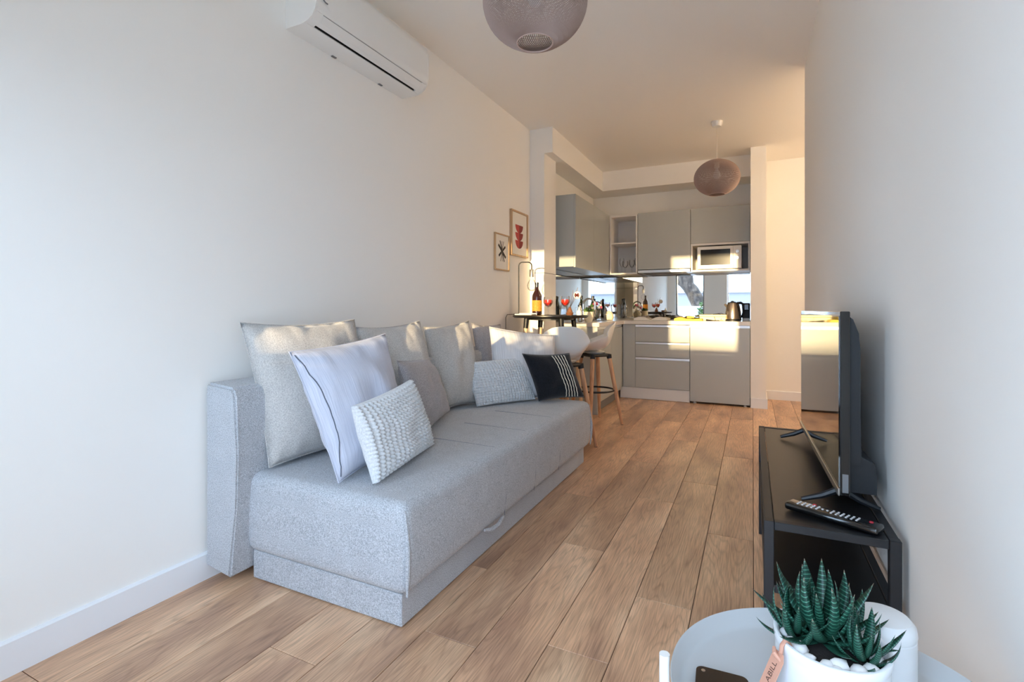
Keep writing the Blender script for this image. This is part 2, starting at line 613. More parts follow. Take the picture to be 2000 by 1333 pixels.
row_off = {-2: 2.127, -1: 1.459, 0: 1.843, -3: 1.35, -5: 1.08, -8: 0.697, -4: 0.42, -6: 0.15, -7: 1.55, 1: 1.15, 2: 0.5}
x_seam = -0.384
for k in range(-8, 6):
    x0, x1 = x_seam + k * PW, x_seam + (k + 1) * PW
    x0, x1 = max(x0, XL), min(x1, HX)
    if k >= 4:
        ylo = YR
    else:
        ylo = -0.2
    if x1 - x0 < 0.02:
        continue
    y = row_off.get(k, random.uniform(0, PL)) - 3 * PL
    while y < YB:
        a, bb = max(y, ylo), min(y + PL, YB)
        if bb - a > 0.03:
            plank(x0, x1, a, bb)
        y += PL

# baseboards
def baseboard(name, x0, x1, y0, y1, lab, side):
    bm = bmesh.new()
    H, T = 0.104, 0.013
    if side == 'x+':
        prism(bm, [(x0, 0), (x0 + T, 0), (x0 + T, H - 0.006), (x0 + T - 0.006, H), (x0, H)], 'y', y0, y1)
    elif side == 'x-':
        prism(bm, [(x1, 0), (x1 - T, 0), (x1 - T, H - 0.006), (x1 - T + 0.006, H), (x1, H)], 'y', y0, y1)
    else:
        prism(bm, [(y1, 0), (y1 - T, 0), (y1 - T, H - 0.006), (y1 - T + 0.006, H), (y1, H)], 'x', x0, x1)
    return struct(name, bm, 'base', lab, 'baseboard')


baseboard('baseboard_left', XL, 0, -0.02, 4.40, 'white baseboard along the sofa wall', 'x+')
baseboard('baseboard_right', 0, XR, -0.02, YR, 'white baseboard behind the black television bench', 'x-')
baseboard('baseboard_back', 0.14, HX, 0, YB, 'white baseboard on the far hall wall', 'y')

# partition beside the fridge, pillar and dropped beam of the kitchen
PX0, PX1, KF = -0.020, 0.128, 5.875
struct('wall_partition', mbox(PX0, PX1, KF, YB, 0, ZC), 'wall', 'narrow white partition beside the fridge front')
b = bmesh.new()
prism(b, [(PX0 + 0.003, 0), (PX1 + 0.013, 0), (PX1 + 0.013, 0.104), (PX0 + 0.003, 0.104)], 'y', KF - 0.013, KF)
box(b, PX1, PX1 + 0.013, KF, YB - 0.013, 0, 0.104)
struct('baseboard_partition', b, 'base', 'white baseboard around the narrow partition', 'baseboard')
b = mbox(XL, -1.773, 4.40, 4.707, 0, 2.516)
pillar = struct('wall_pillar', b, 'wall', 'white wall pillar between the pictures and the kitchen')
b = bmesh.new()
box(b, XL, -1.771, 4.398, 4.709, 1.386, 1.390)
struct('trim_1', b, 'greyplastic', 'thin grey trim line around the wall pillar', 'trim')
b = bmesh.new()
prism(b, [(XL, 4.40), (-1.69, 4.40), (-1.69, 6.143), (PX0, 6.143), (PX0, YB), (XL, YB)], 'z', 2.516, ZC)
struct('trim_2', b, 'wall', 'dropped beam above the kitchen cabinets', 'trim')

# window frames in the wall behind the camera
def frame_rect(bm, x0, x1, z0, z1, y0, y1, t):
    box(bm, x0, x0 + t, y0, y1, z0, z1)
    box(bm, x1 - t, x1, y0, y1, z0, z1)
    box(bm, x0 + t, x1 - t, y0, y1, z1 - t, z1)
    box(bm, x0 + t, x1 - t, y0, y1, z0, z0 + t)


bm = bmesh.new()
frame_rect(bm, wl0, wl1, 0.0, wlh, -0.16, -0.10, 0.035)
w1 = struct('window_1', bm, 'grey_frame', 'tall fixed window of the balcony wall', 'window')
obj('pane', mbox(wl0 + 0.03, wl1 - 0.03, -0.133, -0.127, 0.03, wlh - 0.03), 'pane', w1)
bm = bmesh.new()
frame_rect(bm, wl1 - 0.01, wr0 + 0.02, 0.005, 2.05, -0.30, -0.24, 0.05)
box(bm, wl1 + 0.04, wr0 - 0.03, -0.28, -0.26, 0.05, 2.0)
door = struct('door_1', bm, 'grey_frame', 'grey sliding balcony door leaf slid open', 'door')
obj('door_handle', mbox(wr0 - 0.02, wr0, -0.24, -0.21, 0.95, 1.15), 'steel', door)

portal('window_portal', wl0, wl1, 0.0, wlh, -0.21)
portal('door_portal', wr0, wr1, 0.0, wrh, -0.21)

# ---------------------------------------------------------------- outside (seen in the mirror splashback)
struct('ground', mbox(-40, 40, -60, -2.6, -3.6, -3.5), 'pavement', 'pale paved street below the balcony', 'ground')
struct('balcony_floor', mbox(-3.2, 2.4, -2.52, -0.22, -0.2, -0.02), 'tile', 'pale tiled balcony floor', 'floor')
b = mbox(-3.2, 2.4, -2.52, -2.42, -0.02, 1.075)
struct('balcony_parapet', b, 'parapet', 'white parapet wall of the balcony', 'wall')
rail = thing('balcony_rail', 'white metal rail on top of the balcony parapet', 'railing', (-0.4, -2.47, 1.075))
obj('handrail', tube(bmesh.new(), [(-3.2, -2.47, 1.10), (2.4, -2.47, 1.10)], 0.014, 8), 'white', rail)
for i in range(9):
    x = -3.1 + i * 0.68
    obj('bracket', tube(bmesh.new(), [(x, -2.47, 1.073), (x, -2.47, 1.095)], 0.008, 6), 'white', rail)

tree = thing('tree', 'leaning bare tree trunk with rough bark outside the balcony', 'tree', (-1.2, -5.0, -3.5))
tp = [(-0.95, -5.0, -3.5), (-1.15, -5.0, -1.0), (-1.42, -5.0, 0.3), (-1.60, -5.0, 1.1), (-1.85, -5.0, 1.65), (-2.10, -5.05, 1.95), (-2.6, -5.15, 2.3), (-3.3, -5.2, 2.8), (-4.2, -5.2, 4.0)]
obj('trunk', tube(bmesh.new(), tp, [0.34, 0.27, 0.25, 0.24, 0.23, 0.22, 0.18, 0.14, 0.08], 14), 'bark', tree, smooth=True)
obj('branch', tube(bmesh.new(), [(-1.95, -5.0, 1.75), (-1.98, -5.0, 2.3), (-1.92, -4.95, 3.2), (-1.7, -4.9, 4.6), (-1.8, -4.8, 6.0)], [0.17, 0.15, 0.13, 0.10, 0.05], 12), 'bark', tree, smooth=True)
obj('branch', tube(bmesh.new(), [(-2.2, -5.05, 2.0), (-2.35, -5.0, 2.5), (-2.75, -4.9, 3.4), (-3.0, -4.9, 4.5)], [0.07, 0.06, 0.05, 0.03], 10), 'bark', tree, smooth=True)
obj('branch', tube(bmesh.new(), [(-1.9, -4.95, 3.3), (-1.3, -4.8, 4.2), (-0.8, -4.7, 5.4)], [0.07, 0.05, 0.03], 10), 'bark', tree, smooth=True)

t = thing('shade_shrub', 'leafy shrub in a tub, added on the balcony to shade the cushions', 'potted plant', (-1.19, -1.0, -0.02))  # added plant, shaped to break up the sun falling on the cushions
obj('tub', lathe(bmesh.new(), [(0.0, 0.0), (0.14, 0.0), (0.18, 0.38), (0.19, 0.40), (0.165, 0.40), (0.16, 0.36), (0.0, 0.36)], 24), 'greyplastic', t, world=False, smooth=True)
bm = bmesh.new()
rs = random.Random(11)
for i in range(15):
    x = -0.10 + 0.015 * i
    tip = V((x, rs.uniform(-0.06, 0.06), 1.02 + 0.08 * rs.random() + (0.12 if 3 < i < 11 else -0.02)))
    tube(bm, [(x * 0.2, 0, 0.36), (x * 0.8, 0, 0.75), tip], [0.008, 0.006, 0.003], 5)
    for k in range(26):
        p = V((x * 0.2, 0, 0.36)).lerp(tip, 0.35 + 0.67 * k / 25)
        p.x = x * (0.5 + 0.5 * k / 25)
        d = V((rs.uniform(-1, 1), rs.uniform(-1, 1), rs.uniform(-0.3, 0.7))).normalized()
        n_ = d.cross(V((rs.uniform(-1, 1), rs.uniform(-1, 1), rs.uniform(-1, 1)))).normalized()
        l = rs.uniform(0.05, 0.085)
        q = [p, p + d * l * 0.5 + n_ * l * 0.28, p + d * l, p + d * l * 0.5 - n_ * l * 0.28]
        bm.faces.new([bm.verts.new(v_) for v_ in q])
o = obj('foliage', bm, 'foliage', t, world=False)
o['kind'] = 'stuff'

bld = thing('building', 'low white building across the street', 'building', (-4, -20, -3.5))
obj('wall', mbox(-16, 9, -26, -18, -3.5, 1.95), 'plaster', bld)
obj('roof_edge', mbox(-16.1, 9.1, -26, -17.85, 1.95, 2.06), 'roofline', bld)
for i in range(8):
    x = -14.5 + i * 3.0
    f = obj('window', mbox(x, x + 1.2, -18.03, -17.97, -0.6, 0.8), 'grey_frame', bld)
    obj('pane', mbox(x + 0.06, x + 1.14, -17.97, -17.95, -0.54, 0.74), 'screen', f)

# ---------------------------------------------------------------- kitchen
CT0, CT1 = 0.869, 0.911
CX = -1.376                                    # face of the left run
PE = 4.815                                     # near end of the left run
UX = -1.605                                    # doors of the left wall cupboards
UY = 6.150                                     # doors of the far wall cupboards
UZ0, UZ1 = 1.475, 2.205

# worktop
bm = bmesh.new()
prism(bm, [(XL, PE - 0.012), (CX + 0.02, PE - 0.012), (CX + 0.02, KF - 0.02), (PX0 - 0.002, KF - 0.02), (PX0 - 0.002, YB), (XL, YB)], 'z', CT0, CT1)
tag(obj('worktop', bm, 'counter', loc=(-1.2, 6.2, CT0), bevel=0.003, bseg=1), 'pale L-shaped kitchen worktop under the mirror splashback', 'worktop')

# left run: one carcass, end panel, two doors facing the room
t = thing('base_cabinet', 'greige kitchen base cabinet run ending behind the bar stools', 'cabinet', (-1.65, 5.3, 0))
obj('body', mbox(XL + 0.004, CX - 0.022, PE + 0.02, KF - 0.002, 0.10, CT0 - 0.002), 'carcass', t)
obj('end_panel', mbox(XL + 0.004, CX - 0.001, PE, PE + 0.019, 0.0, CT0 - 0.002), 'front', t, bevel=0.001, bseg=1)
for i, (y0, y1) in enumerate(((PE + 0.022, PE + 0.52), (PE + 0.524, KF - 0.02))):
    d = obj('door', mbox(CX - 0.020, CX, y0, y1, 0.135, CT0 - 0.035), 'front', t, bevel=0.001, bseg=1)
obj('grip_rail', mbox(CX - 0.021, CX - 0.006, PE + 0.022, KF - 0.02, CT0 - 0.032, CT0 - 0.004), 'rail', t)
obj('plinth', mbox(XL + 0.01, CX - 0.045, PE + 0.02, KF - 0.002, 0.004, 0.1), 'greyplastic', t)

# corner filler and drawer unit on the far run
t = thing('drawer_unit', 'greige three-drawer kitchen unit with chrome grip rails', 'cabinet', (-0.93, 6.2, 0))
obj('body', mbox(-1.374, -0.632, KF + 0.021, YB - 0.004, 0.10, CT0 - 0.002), 'carcass', t)
obj('filler_panel', mbox(CX + 0.002, -1.231, KF, KF + 0.02, 0.135, CT0 - 0.002), 'front', t, bevel=0.001, bseg=1)
for z0, z1, rail_z in ((0.668, 0.836, (0.839, 0.866)), (0.493, 0.640, (0.643, 0.665)), (0.137, 0.460, (0.463, 0.490))):
    d = obj('drawer', mbox(-1.228, -0.632, KF, KF + 0.02, z0, z1), 'front', t, bevel=0.001, bseg=1)
    bm = bmesh.new()
    prism(bm, [(KF + 0.001, rail_z[0]), (KF + 0.02, rail_z[0]), (KF + 0.02, rail_z[1]), (KF + 0.006, rail_z[1]), (KF + 0.001, rail_z[1] - 0.006)], 'x', -1.228, -0.632)
    obj('grip_rail', bm, 'rail', d)
obj('plinth', mbox(CX - 0.03, -0.632, KF + 0.008, KF + 0.03, 0.004, 0.132), 'plinth', t)

t = thing('integrated_fridge', 'tall plain greige fridge front beside the partition', 'fridge', (-0.325, 6.2, 0))
obj('body', mbox(-0.626, -0.026, KF + 0.021, YB - 0.004, 0.03, CT0 - 0.002), 'carcass', t)
obj('door', mbox(-0.627, -0.025, KF - 0.002, KF + 0.018, 0.022, 0.836), 'front', t, bevel=0.001, bseg=1)
obj('grip_rail', mbox(-0.627, -0.025, KF + 0.001, KF + 0.02, 0.839, 0.866), 'rail', t)
for x in (-0.58, -0.07):
    obj('foot', lathe(bmesh.new(), [(0.018, 0.0), (0.018, 0.008), (0.008, 0.01), (0.008, 0.032)], 12, (x, KF + 0.03, 0.001)), 'white', t)

# mirror splashback
tag(obj('mirror_splashback', mbox(XL + 0.009, PX0 - 0.002, YB - 0.008, YB - 0.001, CT1 + 0.001, UZ0 - 0.003), 'mirror', loc=(-0.95, YB, CT1)),
    'mirror splashback on the far wall reflecting the balcony window', 'splashback')
tag(obj('mirror_splashback', mbox(XL + 0.001, XL + 0.008, 4.709, YB - 0.001, CT1 + 0.001, UZ0 - 0.003), 'mirror', loc=(XL, 5.6, CT1)),
    'mirror splashback on the left wall behind the tap', 'splashback')

# wall cupboards, left
t = thing('wall_cupboard', 'greige two-door wall cupboard above the tap beside the pillar', 'cabinet', (-1.76, 5.48, UZ0))
obj('body', mbox(XL + 0.001, UX - 0.02, 4.822, YB - 0.3, UZ0, UZ1), 'front', t)
for y0, y1 in ((4.822, 5.468), (5.472, 6.148)):
    obj('door', mbox(UX - 0.019, UX, y0, y1, UZ0 - 0.008, UZ1), 'front', t, bevel=0.001, bseg=1)

# open white shelf
SX0, SX1 = -1.600, -1.262
t = thing('open_shelf', 'open white two-compartment shelf holding glasses', 'shelf', (-1.43, 6.33, UZ0))
obj('side', mbox(SX0, SX0 + 0.017, UY, YB - 0.012, UZ0 - 0.005, UZ1 - 0.01), 'shelfwhite', t)
obj('side', mbox(SX1 - 0.017, SX1, UY, YB - 0.012, UZ0 - 0.005, UZ1 - 0.01), 'shelfwhite', t)
for z in (UZ0 - 0.005, 1.845, UZ1 - 0.027):
    obj('board', mbox(SX0 + 0.018, SX1 - 0.018, UY, YB - 0.012, z, z + 0.017), 'shelfwhite', t)
obj('back_panel', mbox(SX0, SX1, YB - 0.011, YB - 0.002, UZ0 - 0.005, UZ1 - 0.01), 'shelfwhite', t)

# cooker hood cupboard
HX0, HX1 = -1.256, -0.652
t = thing('hood_cupboard', 'wide greige wall cupboard with a slim steel cooker hood', 'cabinet', (-0.95, 6.33, UZ0))
obj('body', mbox(HX0, HX1, UY + 0.021, YB - 0.002, 1.52, UZ1), 'carcass', t)
obj('door', mbox(HX0, HX1, UY, UY + 0.02, 1.520, UZ1), 'front', t, bevel=0.001, bseg=1)
h = obj('cooker_hood', mbox(HX0 + 0.004, HX1 - 0.004, UY - 0.012, YB - 0.002, UZ0 + 0.004, 1.512), 'steel', t, bevel=0.002, bseg=1)
obj('filter', mbox(HX0 + 0.06, HX1 - 0.06, UY + 0.05, YB - 0.06, UZ0, UZ0 + 0.004), 'greyplastic', h)

# microwave cupboard
MX0, MX1 = -0.647, -0.026
t = thing('microwave_cupboard', 'greige wall cupboard with an open niche for the microwave', 'cabinet', (-0.335, 6.33, UZ0))
obj('body', mbox(MX0, MX1, UY + 0.021, YB - 0.002, 1.80, UZ1), 'carcass', t)
obj('door', mbox(MX0, MX1, UY, UY + 0.02, 1.802, UZ1), 'front', t, bevel=0.001, bseg=1)
obj('side', mbox(MX0, MX0 + 0.018, UY + 0.005, YB - 0.002, UZ0 + 0.02, 1.775), 'shelfwhite', t)
obj('side', mbox(MX1 - 0.018, MX1, UY + 0.005, YB - 0.002, UZ0 + 0.02, 1.775), 'shelfwhite', t)
obj('board', mbox(MX0, MX1, UY + 0.002, YB - 0.002, 1.776, 1.799), 'shelfwhite', t)
obj('board', mbox(MX0, MX1, UY - 0.005, YB - 0.002, UZ0, UZ0 + 0.019), 'shelfwhite', t)
obj('back_panel', mbox(MX0 + 0.019, MX1 - 0.019, YB - 0.011, YB - 0.003, UZ0 + 0.02, 1.775), 'carcass', t)

t = thing('microwave', 'white microwave with two dials in the cupboard niche', 'microwave', (-0.345, 6.28, UZ0 + 0.019))
mx0, mx1, my, mz0, mz1 = -0.575, -0.112, 6.135, UZ0 + 0.026, 1.758
obj('body', mbox(mx0, mx1, my + 0.02, my + 0.33, mz0, mz1), 'white', t, bevel=0.006)
d = obj('door', mbox(mx0, mx1 - 0.085, my, my + 0.019, mz0, mz1), 'white', t, bevel=0.004)
obj('door_window', mbox(mx0 + 0.035, mx1 - 0.115, my - 0.002, my + 0.001, mz0 + 0.045, mz1 - 0.035), 'blackgloss', d)
p = obj('control_panel', mbox(mx1 - 0.083, mx1, my, my + 0.019, mz0, mz1), 'white', t, bevel=0.004)
for z in (mz1 - 0.07, mz1 - 0.14):
    bm = lathe(bmesh.new(), [(0.0, 0.0), (0.019, 0.0), (0.017, 0.014), (0.0, 0.014)], 16)
    bmesh.ops.rotate(bm, verts=bm.verts[:], matrix=Matrix.Rotation(PI / 2, 3, 'X'))
    bmesh.ops.translate(bm, verts=bm.verts[:], vec=(mx1 - 0.042, my - 0.0005, z))
    obj('dial', bm, 'steel', p, smooth=True)
for x in (mx0 + 0.05, mx1 - 0.05):
    obj('foot', mbox(x - 0.012, x + 0.012, my + 0.04, my + 0.07, UZ0 + 0.0192, mz0 + 0.001), 'blackplastic', t)

# glasses on the open shelf
def wine_glass(loc, h, r, label, group, fill=None, seg=18):
    g = thing('wine_glass', label, 'glass', loc, 0, group)
    z = h
    foot = [(0.0, 0.0), (r * 0.85, 0.0), (r * 0.8, 0.004), (0.006, 0.008), (0.005, z * 0.42), (r * 0.5, z * 0.48), (r * 0.98, z * 0.66), (r, z * 0.8), (r * 0.88, z), (r * 0.85, z), (r * 0.96, z * 0.8), (r * 0.93, z * 0.67), (r * 0.42, z * 0.5), (0.0, z * 0.46)]
    obj('bowl_and_stem', lathe(bmesh.new(), foot, seg), 'glass', g, world=False, smooth=True)
    if fill:
        pr = [(0.0, z * 0.475), (r * 0.40, z * 0.505), (r * 0.915, z * 0.67), (r * 0.93, z * fill), (0.0, z * fill)]
        obj('drink', lathe(bmesh.new(), pr, seg), 'red', g, world=False, smooth=True)
    return g


for i, (x, y, hh, r, lab) in enumerate(((-1.50, 6.36, 0.20, 0.030, 'tall slim glass at the back left of the open shelf'),
                                   (-1.43, 6.24, 0.155, 0.036, 'round stem glass at the front of the open shelf, nearer the cupboard door side'),
                                   (-1.36, 6.30, 0.17, 0.036, 'round stem glass in the middle of the open shelf group'),
                                   (-1.315, 6.40, 0.20, 0.032, 'tall stem glass at the back right of the open shelf'))):
    wine_glass((x, y, UZ0 + 0.012), hh, r, lab, 'glasses on the open shelf')


# ---------------------------------------------------------------- things on the worktop
def bottle_prof(h, r, neck=0.014):
    return [(0.0, 0.004), (r * 0.7, 0.0), (r, 0.006), (r, h * 0.55), (r * 0.92, h * 0.62), (neck * 1.2, h * 0.78), (neck, h * 0.84), (neck, h * 0.955), (neck * 1.15, h * 0.96), (neck * 1.15, h * 0.985), (neck * 0.8, h), (0.0, h)]


# tap and sink
t = thing('kitchen_tap', 'chrome gooseneck tap at the sink below the wall cupboard', 'tap', (-1.66, 5.25, CT1))
obj('base', lathe(bmesh.new(), [(0.026, 0), (0.026, 0.012), (0.018, 0.02), (0.0, 0.02)], 18, (-1.66, 5.25, CT1)), 'chrome', t, smooth=True)
pth = [(-1.66, 5.25, CT1 + 0.01), (-1.66, 5.25, CT1 + 0.17)] + [tuple(p) for p in arc((-1.595, 5.25, CT1 + 0.18), 0.065, PI, 0.0, 12, (1, 0, 0), (0, 0, 1))] + [(-1.53, 5.25, CT1 + 0.13)]
obj('spout', tube(bmesh.new(), pth, 0.011, 10), 'chrome', t, smooth=True)
obj('lever', tube(bmesh.new(), [(-1.66, 5.25, CT1 + 0.06), (-1.66, 5.19, CT1 + 0.085), (-1.66, 5.16, CT1 + 0.10)], 0.006, 8), 'chrome', t, smooth=True)
t = thing('sink', 'steel inset sink rim in the worktop in front of the tap', 'sink', (-1.6, 5.45, CT1))
bm = bmesh.new()
for (x0, x1, y0, y1) in ((-1.62, -1.44, 5.30, 5.315), (-1.62, -1.44, 5.66, 5.675), (-1.62, -1.605, 5.315, 5.66), (-1.455, -1.44, 5.315, 5.66)):
    box(bm, x0, x1, y0, y1, CT1 + 0.0003, CT1 + 0.005)
obj('rim', bm, 'steel', t)
obj('basin', mbox(-1.605, -1.455, 5.315, 5.66, CT1 + 0.0003, CT1 + 0.0015), 'greyplastic', t)


def bottle(loc, h, r, mat, label, group=None, lab=None, neck=0.014):
    o = thing('wine_bottle', label, 'bottle', loc, 0, group)
    obj('body', lathe(bmesh.new(), bottle_prof(h, r, neck), 24), mat, o, world=False, smooth=True)
    obj('capsule', lathe(bmesh.new(), [(neck * 1.06, h * 0.86), (neck * 1.06, h * 0.955), (neck * 1.22, h * 0.96), (neck * 1.22, h * 0.99), (0.0, h * 1.003)], 20, close=False), 'blackgloss', o, world=False, smooth=True)
    if lab:
        obj('bottle_label', lathe(bmesh.new(), [(r * 1.012, h * 0.12), (r * 1.012, h * 0.45)], 24, close=False), lab, o, world=False, smooth=True)
    return o


bottle((-1.76, 5.50, CT1), 0.285, 0.036, 'green', 'dark green wine bottle standing behind the tap by the mirror', 'green bottles by the sink')
bottle((-1.69, 5.72, CT1), 0.285, 0.036, 'green', 'dark green wine bottle in the worktop corner beside the flowers', 'green bottles by the sink', 'paper')
bottle((-1.64, 5.08, CT1), 0.20, 0.026, 'steel', 'small steel soap dispenser bottle near the worktop end beside the tap', None, None, 0.010)

t = thing('planter', 'cream ceramic pot with a trailing green plant on the worktop end', 'planter', (-1.53, 5.02, CT1))
obj('pot', lathe(bmesh.new(), [(0.0, 0.0), (0.036, 0.0), (0.052, 0.05), (0.049, 0.105), (0.044, 0.105), (0.046, 0.05), (0.0, 0.03)], 20), 'cream', t, world=False, smooth=True)
for i in range(14):
    a = i * 2.4
    l = 0.05 + 0.05 * random.random()
    tip = V((math.cos(a) * l * 0.8, math.sin(a) * l * 0.8, 0.10 + 0.05 * random.random()))
    bm = tube(bmesh.new(), [(0.01 * math.cos(a), 0.01 * math.sin(a), 0.06), tip * 0.6 + V((0, 0, 0.06)), tip], [0.002, 0.011, 0.001], 5)
    obj('leaf', bm, 'foliage', t, world=False, smooth=True)
t = thing('flower_vase', 'glass vase of pink and white flowers in the worktop corner', 'flowers', (-1.56, 5.42, CT1))
obj('vase', lathe(bmesh.new(), [(0.0, 0.0), (0.03, 0.0), (0.04, 0.05), (0.025, 0.11), (0.03, 0.125), (0.027, 0.125), (0.022, 0.11), (0.036, 0.05), (0.0, 0.008)], 18), 'glass', t, world=False, smooth=True)
for i in range(7):
    a = i * 0.9
    p = V((0.05 * math.cos(a), 0.05 * math.sin(a), 0.15 + 0.02 * (i % 3)))
    obj('stem', tube(bmesh.new(), [(0, 0, 0.02), p], 0.0018, 5), 'foliage', t, world=False)
    bm = bmesh.new()
    bmesh.ops.create_icosphere(bm, subdivisions=2, radius=0.018, matrix=Matrix.Translation(p))
    for v in bm.verts:
        v.co += (v.co - p).normalized() * 0.006 * noise.noise(v.co * 120)
    obj('flower', bm, ('pink', 'whitepetal', 'pink', 'whitepetal', 'foliage', 'pink', 'whitepetal')[i], t, world=False, smooth=True)
t = thing('glass_jug', 'clear glass jug standing in the mirrored corner', 'jug', (-1.62, 6.15, CT1))
obj('jug_body', lathe(bmesh.new(), [(0.0, 0.0), (0.05, 0.0), (0.06, 0.06), (0.045, 0.16), (0.05, 0.19), (0.046, 0.19), (0.041, 0.16), (0.055, 0.06), (0.0, 0.01)], 20), 'glass', t, world=False, smooth=True)
obj('handle', tube(bmesh.new(), [(0.045, 0, 0.16), (0.085, 0, 0.15), (0.09, 0, 0.09), (0.056, 0, 0.05)], 0.006, 8), 'glass', t, world=False, smooth=True)
t = thing('storage_jar', 'cream round storage jar on the worktop corner beside the sink', 'jar', (-1.50, 5.72, CT1))
obj('jar_body', lathe(bmesh.new(), [(0.0, 0.0), (0.04, 0.0), (0.055, 0.03), (0.055, 0.07), (0.035, 0.095), (0.0, 0.095)], 20), 'cream', t, world=False, smooth=True)
obj('lid', lathe(bmesh.new(), [(0.036, 0.0955), (0.036, 0.103), (0.008, 0.108), (0.008, 0.12), (0.0, 0.12)], 18), 'boardwood', t, world=False, smooth=True)

# open magazine
t = thing('magazine', 'open magazine lying on the far worktop below the cooker hood', 'magazine', (-1.08, 6.12, CT1))
for s in (-1, 1):
    bm = bmesh.new()
    n = 8
    top, bot = [], []
    for i in range(n + 1):
        u = i / n
        x = s * u * 0.19
        z = 0.004 + 0.05 * math.sin(u * PI * 0.75) * (1 - 0.4 * u)
        top.append((x, z))
    poly = top + [(x, 0.001) for x, z in reversed(top)]
    prism(bm, poly, 'y', -0.13, 0.13)
    pg = obj('page', bm, 'paper', t, world=False)
    bm = bmesh.new()
    for j in range(2):
        x0 = s * (0.05 + 0.06 * j)
        box(bm, min(x0, x0 + s * 0.04), max(x0, x0 + s * 0.04), -0.09, 0.08, 0.030, 0.0545 - 0.006 * j)
    obj('printed_picture', bm, 'printgrey' if s < 0 else 'printblack', pg, world=False)

t = thing('dish_cloth', 'yellow folded sponge cloth on the sunny worktop', 'cloth', (-0.66, 6.06, CT1))
bm = bmesh.new()
bmesh.ops.create_grid(bm, x_segments=18, y_segments=12, size=0.5)
for v in bm.verts:
    x, y = v.co.x, v.co.y
    v.co = (x * 0.30, y * 0.16, 0.018 + 0.014 * noise.noise(V((x * 4, y * 5, 1))) + 0.02 * math.exp(-((x + 0.3) * 6) ** 2))
r = bmesh.ops.extrude_face_region(bm, geom=bm.faces[:])
for v in [g for g in r['geom'] if isinstance(g, bmesh.types.BMVert)]:
    v.co.z = 0.001
obj('cloth', bm, 'yellow', t, world=False, smooth=True)
obj('sponge', mbox(-0.02, 0.06, -0.02, 0.03, 0.03, 0.05), 'yellow', t, world=False, bevel=0.005)
t = thing('bread_box', 'low cream box with a lid on the sunny worktop', 'box', (-0.40, 6.22, CT1))
obj('box_body', mbox(-0.15, 0.13, -0.09, 0.09, 0.0, 0.045), 'boardwood', t, world=False, bevel=0.008)
obj('lid', mbox(-0.155, 0.135, -0.095, 0.095, 0.046, 0.07), 'boardwood', t, world=False, bevel=0.008)
bm = tube(bmesh.new(), [(-0.47, 6.02, CT1 + 0.01), (-0.40, 6.0, CT1 + 0.006)], [0.010, 0.005], 8)
tag(obj('spatula', tube(bm, [(-0.40, 6.0, CT1 + 0.006), (-0.33, 5.99, CT1 + 0.005)], 0.004, 6), 'blackplastic', loc=(-0.4, 6.0, CT1)), 'black handled utensil lying on the worktop beside the kettle lead', 'utensil')

# kettle
kx, ky = -0.205, 6.17
t = thing('kettle', 'brushed steel kettle with black handle and base beside the partition', 'kettle', (kx, ky, CT1))
obj('power_base', lathe(bmesh.new(), [(0.0, 0.0), (0.082, 0.0), (0.082, 0.016), (0.075, 0.02), (0.0, 0.02)], 28), 'blackplastic', t, world=False, smooth=True)
obj('jug', lathe(bmesh.new(), [(0.0, 0.0205), (0.078, 0.0205), (0.080, 0.035), (0.074, 0.10), (0.062, 0.165), (0.050, 0.20), (0.0, 0.20)], 32), 'copper', t, world=False, smooth=True)
obj('lid', lathe(bmesh.new(), [(0.049, 0.2005), (0.046, 0.207), (0.018, 0.213), (0.012, 0.224), (0.0, 0.226)], 24), 'blackplastic', t, world=False, smooth=True)
obj('handle', tube(bmesh.new(), [(0.045, 0, 0.203), (0.085, 0.0, 0.205), (0.108, 0.0, 0.185), (0.112, 0.0, 0.10), (0.098, 0.0, 0.045), (0.076, 0, 0.04)], [0.010, 0.013, 0.014, 0.012, 0.012, 0.010], 10), 'blackplastic', t, world=False, smooth=True)
obj('spout', tube(bmesh.new(), [(-0.055, 0, 0.165), (-0.075, 0, 0.182), (-0.082, 0, 0.19)], [0.018, 0.012, 0.008], 10), 'copper', t, world=False, smooth=True)
obj('lead', tube(bmesh.new(), [(-0.078, -0.02, 0.008), (-0.12, -0.06, 0.006), (-0.10, 0.0, 0.06), (-0.15, 0.03, 0.08), (-0.2, 0.0, 0.074), (-0.17, -0.11, 0.006), (-0.24, -0.13, 0.004)], 0.003, 6), 'blackplastic', t, world=False, smooth=True)
t = thing('coffee_maker', 'small black coffee maker between the kettle and the partition', 'coffee maker', (-0.068, 6.34, CT1))
obj('machine_body', mbox(-0.04, 0.04, -0.07, 0.08, 0.0, 0.20), 'blackplastic', t, world=False, bevel=0.008)
obj('spout_head', mbox(-0.03, 0.03, -0.12, -0.071, 0.12, 0.19), 'blackgloss', t, world=False, bevel=0.006)
obj('drip_tray', mbox(-0.035, 0.035, -0.13, -0.071, 0.0, 0.03), 'white', t, world=False, bevel=0.004)

